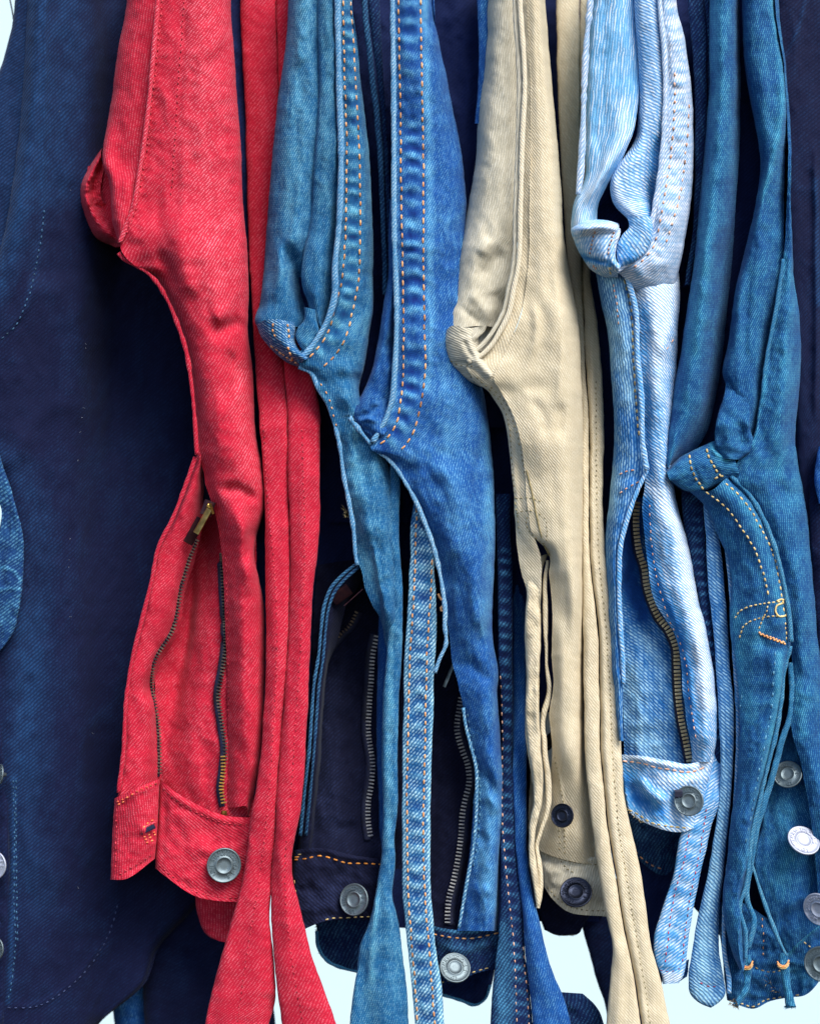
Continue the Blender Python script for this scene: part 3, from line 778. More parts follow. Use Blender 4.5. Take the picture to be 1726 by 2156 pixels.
a_b = panel('inseam_panel', J3, BLUEA, [
    ("672,-60,10 669,0 669,217 658,362 651,470 638,542,-6 634,579 636,600 647,636,4 656,668 668,690", 0), ("690,-60,-4 688,0 690,217 684,362 680,470 668,542,-16 662,579 664,620 670,660,-8 676,690", -4),
    ("712,-60,8 712,0 714,181 718,325 714,470 706,560 700,620 690,665 680,700", 6)], ew=9, wrap=16, tuck=(1, 0), noise=(4, 36, 100), feats=[('b', "672,0 671,217 662,362 652,470", 8, 5), ('f', "688,-60 690,200 680,420", 14, .35), ('b', "690,60 694,260 684,450 660,560", 10, -4)])  # upper paler strip paints a highlight along the fold
a_c = panel('front_panel', J3, BLUEA, [
    ("705,-60,-8 705,0 708,181 712,325 708,470,-16 698,597,-24 694,661 669,705,-34 630,748,-30 632,768 654,784,-20 669,817 690,853 701,889 712,933,-4 723,1005 734,1059 743,1113,6 750,1180,10 760,1200 770,1243 784,1276 799,1301 812,1359,30", 0),
    ("722,-60,-12 722,0 726,181 731,325 728,470,-22 720,579 712,640,-30 694,700 662,748,-32 664,766 682,784 700,817,-26 718,853 728,889 738,933 748,1005 758,1059 766,1113 778,1180,0 790,1240 800,1290 815,1359,20", 0),
    ("745,-60,-4 741,0 750,90 757,235 764,362 764,506 758,600 746,661 728,712,-26 714,750 730,784 748,853,-24 760,889 768,933 778,1005 786,1059 790,1113 796,1180 806,1240 812,1290 820,1359,24", 0),
    ("760,-60,14 740,0 750,90 767,235 782,398 785,506 785,571 785,643,0 776,716 768,770,-10 756,824 790,900 812,960 824,1005 832,1100 836,1180 838,1240 838,1290 838,1359,30", 8)],
    ew=32, wrap=34, tuck=(0, 1), noise=(5, 50, 110), feats=[
    ('p', "731,-40 737,120 742,235 744,362 743,506 738,579 730,630 716,678 696,716 668,748", 16, 4.5, 34, 1.2),
    ('b', "721,-40 725,145 730,325 728,470 721,579 719,600 708,640 694,692 672,730 643,761", 3, -1.5),
    ('f', "760,90 772,235 784,420 782,600 768,700", 8, .3), ('b', "700,790 745,800 768,790", 16, -12), ('b', "740,760 730,820 725,870", 16, 9), ('b', "768,880 760,960 775,1060", 18, -14), ('f', "745,900 750,1000 765,1150 790,1240", 16, .25), ('b', "790,1120 800,1180 812,1260", 12, -8),
    ('p', "735,830 750,930 765,1040", 9, 2, 22, .25), ('r', "655,790 690,850 712,930 730,1040 744,1120 754,1190", 8, 2.0)])
a_sh = cord('seam_edge', J3, EDGEA, "711,-60 711,0 714,181 718,325 714,470 705,580 706,600 697,655 682,690 662,722 640,748 625,756", 6.5, d=-34, bump=.2)
cord('seam_edge', J3, EDGEA, "629,772 654,784 669,815 690,852 703,889 714,933 724,1005 735,1059 744,1113 750,1180 752,1190", 4.5, d=-22, bump=.25)
panel('inner_fold', J3, DEEP, [("590,440 590,560 600,700", 64), ("700,440 700,560 690,700", 60)], ew=0, noise=(3, 30, 40))  # navy sheet colours the shade between the inseam panels
# crotch knot
a_k = panel('crotch_gusset', J3, SEAMA, [
    ("540,684,10 548,704 562,724 580,745 604,764 630,774", -16), ("552,676,-4 562,698 576,716 592,733 612,750 636,762", -34), ("578,672,-10 590,690 600,710 612,728 624,742 644,756", -40), ("618,678,6 622,690 622,706 624,722 632,738 650,752", -26)],
    ew=9, wrap=10, tuck=(1, 1), mode='a', step=3.2, noise=(1.2, 14, 18), rot=80, feats=[('b', "570,680 575,700 600,745", 3, -3), ('b', "600,676 602,700 622,745", 3, -3), ('b', "560,735 590,742 630,768", 4, -3)])
strand('crotch_fold', J3, BLUEA, "640,646 640,676 628,690 622,706 628,726 642,744", "664,652 668,676 672,696 666,710 652,732 650,752", -26, bulge=12, mode='a', noise=(2, 14, 20))
stitches(J3, ORANGE, ["574,678 574,696 580,712", "604,680 608,698 607,716", "568,726 584,738 600,750", "604,728 612,746 616,760", "592,744 612,758 628,766"], a_k, ln=8, gap=3, r=2.2, lift=1.4)
stitches(J3, ORANGE, ["721,-40 725,145 730,325 728,470 723,560 719,596 708,636 694,690 672,730 643,761", "737,-20 744,90 752,235 757,362 758,470 757,540 752,607 741,661 727,712 708,745 680,774"], a_c, ln=14, gap=6, r=2.1)
stitches(J3, ORANGE, ["660,790 678,812 696,850 706,890 716,935 726,1000"], a_c, ln=7, gap=12, r=1.5)
stitches(J3, OLIVET, ["728,1068 734,1082 738,1084", "740,1128 746,1150", "744,1088 746,1100"], a_c, ln=6, gap=2, r=2.2)
fuzz(J3, OLIVET, "726,1070 736,1088", -22, 26, ln=12, spread=(-1, 0))
# fly opening, its shade put into the ink cloth, and its edge
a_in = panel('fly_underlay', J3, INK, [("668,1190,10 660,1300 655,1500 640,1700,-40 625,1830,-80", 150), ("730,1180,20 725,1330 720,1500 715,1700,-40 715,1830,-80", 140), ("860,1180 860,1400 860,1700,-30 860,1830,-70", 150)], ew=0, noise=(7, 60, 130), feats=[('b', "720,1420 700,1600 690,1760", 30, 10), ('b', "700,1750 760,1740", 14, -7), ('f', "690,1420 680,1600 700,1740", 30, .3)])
panel('fly_facing', J3, BLUEB, [("800,1270 796,1340 794,1430 792,1540 796,1650 800,1800", 90), ("830,1270 830,1340 826,1430 824,1540 826,1650 826,1800", 80)], ew=6, wrap=8, tuck=(1, 0), fade0=-.25, noise=(3, 24, 70))
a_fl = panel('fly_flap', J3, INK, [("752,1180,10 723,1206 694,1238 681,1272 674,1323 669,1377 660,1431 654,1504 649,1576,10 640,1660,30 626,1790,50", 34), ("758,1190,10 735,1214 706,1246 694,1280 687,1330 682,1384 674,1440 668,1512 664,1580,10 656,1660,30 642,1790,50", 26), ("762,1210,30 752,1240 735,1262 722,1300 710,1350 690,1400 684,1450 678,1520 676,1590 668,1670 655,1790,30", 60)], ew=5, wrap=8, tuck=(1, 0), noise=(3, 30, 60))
cord('seam_edge', J3, DKSEAM, "752,1186 724,1208 696,1240 683,1274 676,1325 671,1379 662,1433 656,1506 651,1578 643,1650,12 632,1760,40", 3.6, d=26, bump=.2, fade=.5)
cord('seam_edge', J3, DKSEAM, "756,1194 732,1214 704,1247 692,1281 685,1331 680,1386 672,1441 666,1513 661,1581 655,1650,12 644,1760,40", 3.2, d=26, bump=.2, fade=.3)
ZSIL = metal('zip_silver', (206, 206, 208), (130, 134, 146), 0.35, 0.3)
zipper(J3, "752,1287 737,1316 716,1337 690,1370 676,1392", DBRASS, on=[a_in], side=1, tape=12, lift=4, tooth=4.5)
zipper(J3, "793,1337 784,1381 781,1431 777,1486 775,1540 784,1612 781,1652 775,1688 775,1731 781,1768", ZSIL, on=[a_in], side=-1, tape=14, lift=5, tooth=6.5, pitch=7.6)
boxes('zip_pull', J3, PLUM, [((718, 1252, 34), (30, -22, 0), (.2, .3, -1), (22, 13, 1.5)), ((744, 1258, 18), (-38, 34, 0), (0, 0, -1), (27, 1.2, 1.2))])
a_w = panel('waistband', J3, INK, [("616,1790 616,1880 622,1965", 36), ("680,1786 680,1870 682,1940", 26), ("740,1800 740,1870 740,1934", 38), ("830,1812 820,1880 800,1940", 56)], ew=7, wrap=8, mode='a', noise=(5, 34, 40), flip=True,
    feats=[('b', "618,1797 680,1792 737,1806 820,1815", 5, 6), ('f', "620,1890 650,1900 700,1880", 30, .5), ('b', "660,1850 700,1900 690,1930", 14, 7), ('f', "645,1950 690,1935", 12, .6), ('b', "700,1830 730,1850", 14, -6)])
stitches(J3, thread('deep_orange_thread', (206, 124, 40), (236, 160, 70)), ["616,1811 645,1808 672,1802 700,1808 723,1816 770,1818 820,1822", "616,1806 640,1802 646,1800"], a_w, ln=12, gap=5, r=2.0)
stitches(J3, GOLD, ["643,1955 662,1950 682,1938 737,1932 790,1930", "624,1800 640,1798", "636,1784 636,1810"], a_w, ln=10, gap=5, r=1.5)
stitches(J3, ORANGE, ["620,1850 624,1900 628,1940"], a_w, ln=10, gap=10, r=1.2)
button(J3, 745, 1894, 12, 33, -.45, .3, NICKEL, roll=20)
a_bw = panel('back_waistband', J3, DKSEAM, [("660,1920 667,1955 669,1992 688,2024 727,2042 752,2048", 150), ("740,1920 750,1960 760,1990 770,2020 776,2040 780,2050", 146), ("800,1920 800,1960 800,1990 800,2020 800,2040 800,2050", 150)], ew=7, wrap=8, mode='y', noise=(4, 30, 40))
cord('seam_edge', J3, TEALE, "667,1960 669,1990 688,2022 727,2040 752,2046", 3.4, d=142, bump=.3)
fuzz(J3, TEALE, "667,1945 669,1990 680,2012", 142, 40, ln=7, spread=(-1, .3))
# legs
s31 = strand('leg', J3, BLUEA, "821,960 821,976 819,1041 815,1150 817,1178 817,1287 813,1377 806,1467 804,1612 806,1713 802,1804 795,1858 784,1912 774,1948 759,1985 752,2039 743,2093 736,2156 728,2260",
    "843,960 843,1005 840,1142 848,1251 846,1359 840,1467 837,1576 837,1695 831,1768 831,1840 826,1876 839,1948 849,2021 857,2093 860,2156 866,2260", 16, bulge=14, noise=(4, 40, 150), dy="900,0 1500,-10 2200,-30",
    feats=[('b', "799,1858 788,1930 783,2039 784,2156 784,2240", 4, 7), ('f', "799,1858 788,1930 783,2039 784,2156", 5, .6), ('b', "776,1980 768,2070 764,2200", 10, -8), ('b', "815,1860 815,2000 812,2200", 14, 6), ('f', "826,1200 820,1500 818,1780", 7, .4)])
s32 = strand('leg', J3, SEAMA, "876,1000 872,1048 864,1113 864,1142 859,1251 851,1395 848,1540 847,1641 846,1786 848,1894 855,1966 864,2057 873,2156 880,2260",
    "906,1000 908,1060 911,1131 915,1214 918,1287 918,1359 913,1431 911,1540 907,1648 906,1713 906,1858 911,1930 918,2003 929,2075 934,2156 940,2260", 10, bulge=10, noise=(2.5, 40, 150), dy="900,20 1300,0 1700,-14 2200,-30",
    feats=[('p', "893,1040 890,1142 889,1251 886,1395 880,1540 877,1641 876,1786 877,1894 883,1966 891,2057 901,2156 908,2250", 18, 4.2, 37, 1.15),
           ('f', "866,1113 862,1251 854,1395 851,1540 849,1786 852,1900 866,2040 876,2160", 5, .8), ('f', "912,1180 914,1300 908,1540 903,1786 906,1900 922,2060 930,2160", 5, .7)])
stitches(J3, ORANGE, ["877,1048 875,1142 871,1251 863,1395 859,1540 857,1641 857,1786 860,1894 867,1990 874,2080 879,2156 884,2230", "909,1175 907,1251 904,1287 898,1395 895,1540 892,1660 891,1786 895,1894 903,1990 910,2090 915,2156 920,2230"], s32, ln=13, gap=5, r=2.0)
for L, R, d, ft in (("761,-60 761,0 770,90 784,217 795,343 802,470 806,620", "772,-60 773,0 782,90 797,217 807,343 812,470 816,620", 76, .3), ("775,-60 775,0 784,90 800,217 808,343 814,470 818,620", "799,-60 799,0 804,108 813,253 820,362 824,470 828,620", 84, 0)):
    strand('leg', J3, DKSEAM, L, R, d, bulge=9, noise=(2, 30, 120), fade0=ft)
panel('back_shade_panel', J3, DEEP, [("690,-60 690,600 690,1100", 160), ("900,-60 900,600 960,1100", 160)], ew=0, noise=(5, 60, 140))
panel('back_shade_panel', J3, DEEP, [("620,900 615,1300 620,1935", 185), ("960,900 960,1300 920,1960", 185)], ew=0, noise=(5, 60, 140))

# ------------------------------------------------------------------ 4 bright blue jeans
J4 = thing('jeans', 1000, 2100, 40, 'bright blue jeans left of the beige pair, puckered seam with twin orange stitch rows')
b_c = panel('front_panel', J4, BLUEB, [
    ("822,-60,4 822,0 824,145 826,362 826,506,-8 830,615 830,716,-22 826,788 822,842,-34 808,886 781,935,-34 783,948 813,962,-22 835,987 853,1016 878,1059,-6 896,1103 915,1153,6 929,1214 936,1258 940,1300,14 946,1345 951,1395 965,1442 974,1486,26 977,1522 987,1569 998,1612 1001,1650 998,1677,40 991,1786 980,1851 969,1912 962,1960", 0),
    ("858,-60,-8 858,0 862,145 865,362 866,506,-20 871,615 871,716,-34 868,788 860,842,-42 844,892 816,945,-40 840,962 862,985,-34 880,1016 898,1059 920,1103 942,1153 956,1214,-16 966,1258 972,1300 980,1345 986,1395,0 994,1442 1000,1486 1004,1522 1012,1569 1018,1612 1022,1677,20 1016,1786 1010,1851 1004,1912 1000,1960", 0),
    ("905,-60,4 905,0 908,145 918,362 924,506,-10 926,615 926,716,-26 922,788 916,842,-36 904,892 890,945,-42 908,975 925,1003 950,1059,-40 968,1103 984,1153 992,1214 1000,1258 1006,1300 1010,1345,-14 1016,1395 1022,1442 1026,1486 1028,1522 1030,1569 1036,1612 1040,1677,6 1036,1786 1034,1851 1030,1912 1026,1960", 0),
    ("915,-60,30 909,0 925,90 947,199 965,289 976,362,24 984,506 990,615,16 1000,716 1010,788,0 1018,830 1024,870 1030,905 1034,950 1038,1005,-6 1041,1080 1041,1159,0 1037,1251 1038,1359 1048,1413 1047,1467,10 1052,1540 1056,1612 1057,1677 1054,1749 1052,1822,30 1050,1894 1046,1960", 0)],
    ew=44, wrap=46, tuck=(0, 1), noise=(5, 50, 120), feats=[
    ('p', "861,-40 865,145 867,362 868,506 871,615 872,716 870,788 860,842 844,892 820,935 806,950", 22, 5.0, 36, 1.3),
    ('f', "826,-40 828,145 829,362 830,506 834,615 834,716 830,788 826,842 812,884 786,930", 6, .8),
    ('f', "893,-40 897,150 902,362 904,560 905,716 898,820", 9, .5), ('b', "838,-40 842,181 844,362 848,579 849,752 844,842 835,889 813,925 784,943", 3, -1.5), ('b', "884,-40 887,127 891,362 891,579 895,770 887,842 875,897 857,933 828,960", 3, -1.5),
    ('b', "900,960 940,1000 980,1100", 20, 9), ('f', "940,780 950,900 940,1000 970,1150", 30, .22), ('b', "1005,860 990,960 990,1080", 20, 8), ('b', "1018,900 1005,1000 1010,1100", 12, -6), ('b', "1020,1180 1015,1300 1028,1360", 12, -6), ('b', "980,1380 1010,1420 1045,1430", 14, -8),
    ('f', "1024,900 1030,1080 1028,1240 1020,1330", 12, .4), ('b', "1010,1620 1035,1650 1056,1690", 10, -9), ('b', "1005,1690 1030,1680 1050,1720", 10, 7), ('f', "1000,1640 1030,1700 1020,1800 1030,1900", 22, .5), ('b', "1000,1750 1030,1780", 10, -7), ('b', "985,1860 1010,1880 1040,1870", 12, 6),
    ('r', "783,948 813,964 836,990 855,1018 880,1062 898,1106 917,1156 931,1216", 6, 2.0), ('r', "974,1486 980,1522 990,1569 1000,1612 1003,1677 996,1786 985,1851 974,1912", 11, 2.2)])
cord('seam_edge', J4, EDGEA, "826,-60 826,0 828,145 829,362 830,506 834,615 834,716 830,788 825,842 811,884 784,932", 5.5, d=-40, bump=.2, fade=.2).location.y += 0
cord('seam_edge', J4, EDGEA, "781,938 812,962 834,986 852,1014 876,1057 895,1103 912,1150 927,1214 934,1258 937,1294 936,1310 938,1359 925,1388 915,1417", 4.6, d=-22, bump=.3, fade=.2)
cord('seam_edge', J4, SEAMA, "975,1490 979,1522 990,1569 1001,1612 1003,1677 996,1786 984,1851 973,1912 966,1955", 3.4, d=8, bump=.2, fade=.3)
b_k = panel('crotch_gusset', J4, BLUEB, [
    ("745,856,10 734,872 742,892 760,915 778,934", -20), ("760,850,0 752,872 762,894 778,912 796,926", -32), ("786,842,-4 790,868 796,888 804,902 812,910", -38), ("812,838,10 820,862 826,876 828,884 826,892", -30)],
    ew=8, wrap=10, tuck=(1, 0), mode='a', step=3.2, noise=(1.6, 14, 18), feats=[('b', "752,880 780,870 800,850", 6, -6), ('b', "745,892 770,880 800,890", 5, 6), ('b', "756,898 775,905 800,925", 4, -5)])
b_ks = panel('inseam_panel', J4, BLUEB, [
    ("820,420,30 818,506 816,589 804,661,16 795,720 784,776,4 770,812 752,846,0 745,858", 0), ("824,420,20 826,506 826,589 820,661,-2 814,720 806,776,-14 798,812 788,846,-20 780,860", 0), ("838,420,30 838,506 838,589 838,661 836,720 832,776,-4 828,812 826,846 824,866", 4)],
    ew=10, wrap=16, tuck=(1, 0), noise=(4, 30, 70), feats=[('b', "810,640 802,740 780,820", 8, 5)])
cord('seam_edge', J4, EDGEA, "736,878 744,890 752,900 768,920 781,936", 5, d=-36, bump=.4)
fuzz(J4, EDGEA, "726,876 745,880 750,895", -36, 50, ln=8, spread=(-1, -.2))
stitches(J4, ORANGE, ["728,874 736,876 746,880", "738,898 744,904 752,910"], b_k, ln=8, gap=3, r=2)
stitches(J4, ORANGE, ["838,-40 842,181 844,362 848,579 849,680 849,752 844,842 835,889 813,925 786,943", "884,-40 887,127 891,362 891,579 893,680 895,770 887,842 875,897 857,933 828,960"], b_c, ln=15, gap=4.5, r=2.2)
stitches(J4, BLUET, ["984,1500 992,1560 1006,1612 1010,1677 1003,1786 993,1840"], b_c, ln=9, gap=6, r=1.7)
stitches(J4, ORANGE, ["930,1256 936,1262", "932,1275 941,1280", "934,1284 938,1300"], b_c, ln=6, gap=1, r=2.2)
cord('bartack', J4, ORANGE, "922,1250 928,1262 934,1266 932,1276 926,1282 934,1288 940,1282", 2.2, d=-10)
# thin edge below the bartack, fly opening
b_in = panel('fly_underlay', J4, INK, [("900,1300 896,1500 890,1800,-30 890,1960,-60", 150), ("950,1300 945,1500 940,1800,-30 940,1960,-60", 130), ("1040,1300 1040,1500 1040,1800,-30 1040,1960,-60", 130)], ew=0, noise=(6, 50, 130))  # ink tone carries the shade of this fly opening
zipper(J4, "971,1467 967,1493 962,1533 972,1576 985,1612 985,1663 991,1623 983,1670 974,1713 971,1757 965,1804 956,1851 945,1894 942,1948".replace('991,1623 ', ''), ZSIL, on=[b_in], side=1, tape=16, lift=6, tooth=7, pitch=7.6)
boxes('zip_pull', J4, NICKEL, [((948, 1415, 30), (-26, 62, 0), (1, .3, -1), (34, 1.3, 4))])
b_w = panel('waistband', J4, DKSEAM, [("905,1948 915,2010 925,2074", 60), ("951,1957 955,2010 960,2066", 50), ("1000,1958 1000,2008 1005,2048", 56), ("1060,1945 1055,1990 1050,2040", 66)], ew=7, wrap=8, mode='a', noise=(5, 34, 40), fade0=-.1,
    feats=[('b', "912,1955 951,1963 987,1964 1050,1952", 5, 5), ('f', "912,1953 951,1961 987,1962 1050,1950", 4, .9), ('b', "930,1990 970,2000 1040,1975", 12, 6), ('f', "930,1990 970,2000 1040,1975", 12, .3)])
stitches(J4, ORANGE, ["908,1966 951,1974 987,1976 1050,1964"], b_w, ln=11, gap=5, r=1.8)
stitches(J4, GOLD, ["925,2070 969,2058 1005,2044 1037,2036"], b_w, ln=9, gap=5, r=1.5)
button(J4, 958, 2037, 24, 33, .15, .95, NICKEL, roll=10)
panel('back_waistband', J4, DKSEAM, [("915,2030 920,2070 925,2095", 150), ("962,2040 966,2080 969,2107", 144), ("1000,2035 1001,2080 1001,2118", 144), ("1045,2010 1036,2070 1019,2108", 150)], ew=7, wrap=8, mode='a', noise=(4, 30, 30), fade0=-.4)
cord('seam_edge', J4, TEALE, "925,2093 969,2106 1001,2116 1019,2106 1032,2074", 3, d=142, bump=.3)
# legs of the bright blue pair
s41 = strand('leg', J4, DKSEAM, "1043,1040 1046,1150 1048,1251 1050,1395 1056,1540 1054,1649 1052,1749 1054,1840 1052,1930 1045,2003 1037,2075 1032,2156 1024,2260", "1074,1040 1076,1150 1077,1178 1079,1431 1079,1648 1081,1713 1088,1822 1099,1912 1104,2003 1113,2075 1121,2156 1128,2260", 44, bulge=9, noise=(3, 40, 150), dy="1000,30 1600,20 1900,-20 2200,-40",
    feats=[('p', "1062,1150 1063,1395 1067,1560 1066,1700 1070,1822 1078,1912 1085,2003 1092,2075 1098,2156 1102,2240", 13, 3.2, 26, .9), ('b', "1049,1750 1066,1860 1076,1960 1084,2100 1086,2240", 4, 4), ('f', "1040,2020 1056,1950 1062,2100 1060,2240", 16, .6), ('s', "1058,1720 1066,1840 1078,1960 1086,2100", 8, 8, 20)])
stitches(J4, PALEO, ["1053,1420 1058,1540 1057,1700 1062,1800 1072,1900 1082,2003 1086,2100 1088,2230", "1100,1990 1108,2075 1113,2156 1118,2230"], s41, ln=9, gap=9, r=1.4)
s42 = strand('leg', J4, BLUEB, "1078,1040 1079,1300 1079,1431 1079,1648 1081,1713 1088,1822 1099,1912 1104,2003 1113,2075 1121,2156 1128,2260", "1106,1040 1106,1300 1107,1500 1108,1612 1108,1713 1110,1804 1121,1876 1137,1948 1149,2003 1167,2057 1183,2092 1200,2150 1210,2260", 36, bulge=14, noise=(4, 40, 120), dy="1040,190 1300,150 1600,30 1900,-20 2200,-40", fade0=-.1, feats=[('b', "1100,1900 1130,2020 1150,2120", 16, 6)])
s43 = strand('leg', J4, DKSEAM, "1168,2088 1168,2110 1170,2156 1174,2260", "1226,2092 1252,2116 1270,2156 1290,2260", 60, bulge=16, noise=(4, 30, 60), feats=[('b', "1180,2100 1215,2125 1250,2160", 6, 4)])
panel('back_shade_panel', J4, DEEP, [("890,-60 920,400 990,900", 150), ("960,-60 980,400 1020,900", 130), ("1080,-60 1060,400 1060,900", 153)], ew=0, noise=(5, 60, 140), fade0=-.2)
strand('leg', J4, BLUEB, "1002,-60 1004,0 1008,90 1006,180 1000,260", "1040,-60 1040,0 1036,90 1030,180 1020,260", 60, bulge=10, noise=(3, 20, 60))
panel('back_shade_panel', J4, DEEP, [("900,780 900,1200 905,2030", 185), ("1160,780 1160,1200 1130,1950", 185)], ew=0, noise=(5, 60, 140))
# ------------------------------------------------------------------ 5 beige jeans
J5 = thing('jeans', 1190, 2100, 30, 'beige twill jeans with dark buttons inside the open fly')
c_a = panel('inseam_panel', J5, CREAM, [
    ("1025,-60,40 1025,0 1021,108 1009,217 998,362 983,452 966,542,14 958,589 951,625 944,661,0 937,696", 0), ("1052,-60,8 1050,0 1046,108 1036,217 1026,362 1014,452 1000,542,-6 992,589 984,625 976,661 972,690", -6),
    ("1078,-60,2 1077,0 1080,108 1084,217 1078,362,-2 1068,452 1046,542,6 1038,589,12 1032,625 1026,661 1018,686", -2), ("1096,-60,14 1096,0 1098,108 1098,217 1094,362 1090,452 1084,542,10 1078,600 1066,640,24 1052,668 1044,690", 8)],
    ew=18, wrap=26, tuck=(1, 0), noise=(3, 40, 100), feats=[('b', "1084,100 1086,200 1078,300 1060,470", 9, -5), ('b', "1004,590 1030,560 1062,520", 16, -9), ('b', "1012,540 1030,500", 14, 7), ('b', "1036,610 1050,640 1066,650", 14, -7), ('b', "985,610 1010,640 1040,672", 12, 7), ('b', "962,640 985,660 1020,690", 6, -4)])
c_c = panel('front_panel', J5, BEIGE, [
    ("1092,-60,-4 1094,0 1104,181 1099,289 1095,434,-12 1088,579,-22 1081,607 1070,661 1052,698,-36 1034,727 1005,752,-32 984,764 992,790 1000,806,-22 1019,817 1041,842,-14 1056,868 1066,904 1074,969,0 1081,1041 1088,1150,10 1095,1196 1110,1251 1106,1323,10 1110,1431 1106,1540,10 1121,1648", 0),
    ("1106,-60,-14 1108,0 1116,181 1116,289 1114,434,-24 1110,579 1104,625 1092,675,-38 1078,710 1062,745 1044,778,-46 1040,800 1050,820,-38 1066,845 1082,880 1096,930 1104,990,-20 1112,1080 1124,1130,-14 1136,1165,-8 1140,1200 1138,1251 1138,1323,0 1134,1431 1136,1540,0 1144,1648", 0)],
    ew=0, noise=(2.2, 50, 110), feats=[('b', "1030,820 1058,862 1075,930 1086,1040 1096,1120", 4, 1.5), ('r', "1005,800 1040,836 1060,868 1070,904 1080,1000 1094,1100 1120,1150", 9, 2.5), ('b', "1098,1075 1120,1072 1145,1085", 5, -3), ('b', "1102,1100 1118,1090 1134,1100", 4, 2.5), ('b', "1108,1250 1120,1340 1118,1450", 9, -4)])
c_d = panel('front_panel', J5, BEIGE, [
    ("1106,-60,-16 1108,0 1116,181 1116,289 1114,434,-26 1110,579 1104,625 1092,675,-40 1078,710 1062,745 1044,778,-48 1040,800 1050,820,-40 1066,845 1082,880 1096,930 1104,990,-22 1112,1080 1124,1130,-16 1152,1160,-4 1156,1214,4 1162,1287 1162,1395 1165,1431 1156,1504,12 1162,1587,20 1156,1640,44 1136,1690,60 1122,1740,70 1124,1786,80", 0),
    ("1124,-60,-22 1126,0 1134,181 1142,289 1146,434,-34 1150,579 1150,680,-44 1146,740 1138,800,-44 1146,850 1152,930 1158,1000,-34 1168,1100 1180,1160 1186,1250,-16 1190,1400 1188,1504 1192,1590 1190,1640,14 1182,1700,40 1176,1760 1174,1806,60", 0),
    ("1136,-60,-14 1137,0 1150,181 1162,289 1168,434,-26 1180,579 1188,680,-34 1192,740 1196,800 1198,930,-30 1200,1100 1206,1160 1210,1250 1212,1400,-10 1212,1504 1216,1590 1218,1640,10 1218,1700,30 1217,1760 1216,1816,50", 0),
    ("1149,-60,20 1147,0 1153,72 1162,181 1172,289 1181,398,10 1187,506 1200,579 1214,661 1220,716,4 1223,788 1227,896 1227,1005 1227,1159 1228,1287 1228,1431,10 1230,1540 1234,1620,20 1246,1700 1256,1760,40 1266,1822,50", 6)],
    ew=42, wrap=44, tuck=(0, 1), noise=(1.8, 60, 130), feats=[
    ('b', "1150,600 1165,660 1160,760", 15, 7), ('b', "1118,620 1128,700 1112,770", 10, 6), ('b', "1168,560 1185,700 1180,800 1168,870", 11, 6), ('b', "1110,830 1140,870 1150,930", 12, -5), ('b', "1185,840 1175,930", 12, -6),
    ('b', "1100,825 1130,810 1150,830", 14, -4), ('b', "1165,1280 1185,1400 1170,1500", 18, 5), ('b', "1166,1587 1178,1650 1186,1700 1188,1800", 4, 3), ('b', "1130,1640 1150,1700 1150,1780", 16, -8), ('f', "1105,300 1100,500 1084,650", 8, .5)])
cord('seam_edge', J5, BEIGE, "1092,-60 1094,0 1104,181 1099,289 1095,434 1088,575 1081,607 1070,661 1052,698 1034,727 1010,750 984,762", 5.5, d=-42, bump=.15, fade=.6)
cord('seam_edge', J5, CREAM, "1082,-60 1083,0 1093,181 1090,289 1085,434 1078,575 1071,607 1060,655 1042,690 1024,716 1002,738 980,752", 5, d=-34, bump=.15, fade=.2)
c_k = panel('crotch_gusset', J5, CREAM, [
    ("938,696,4 936,734 942,756 964,784 990,804 1010,814", -18), ("950,686,-6 952,712 960,740 980,764 1000,782 1022,800", -32), ("984,690,-10 990,712 996,738 1006,756 1020,772 1036,790", -38), ("1010,690,6 1008,712 1008,734 1014,748 1026,760 1044,778", -30)],
    ew=9, wrap=10, tuck=(1, 0), mode='a', step=3.2, noise=(1.0, 16, 20), rot=70, feats=[('b', "975,712 984,735 1000,760", 5, -5), ('b', "945,765 975,764 1000,770", 4, -3), ('b', "950,770 985,790 1015,805", 3, -2)])
panel('inner_fold', J5, CREAM, [("985,620 980,680 990,740", 44), ("1070,620 1066,680 1050,740", 40)], ew=0, noise=(2, 20, 30))
strand('crotch_fold', J5, CREAM, "996,690 986,706 982,722 986,742 1000,756", "1026,684 1020,700 1006,712 1000,724 1004,738 1014,748".replace("1020,700 ", "1018,700 "), -36, bulge=10, mode='a', noise=(2, 12, 16))
stitches(J5, OLIVET, ["946,758 962,768 980,770 1000,772", "988,790 1004,812 1030,826"], [c_k, c_c], ln=6, gap=5, r=1.2)
stitches(J5, OLIVET, ["1000,792 1030,820 1056,852 1070,890 1076,960 1084,1050 1094,1130", "1030,812 1064,850 1084,900 1096,950 1108,1020 1120,1080 1140,1150"], c_c, ln=7, gap=5, r=1.4)
stitches(J5, OLIVET, ["1082,1050 1110,1048 1140,1056", "1084,1082 1104,1076 1124,1076 1144,1090", "1110,1086 1108,1104 1124,1130 1146,1144 1152,1120 1146,1086"], [c_c, c_d], ln=6, gap=4, r=1.3)
cord('seam_edge', J5, OLIVET, "1108,990 1120,1040 1130,1090 1140,1130 1150,1160 1156,1166 1152,1180 1146,1190 1142,1210", 1.8, on=[c_c, c_d], lift=1)
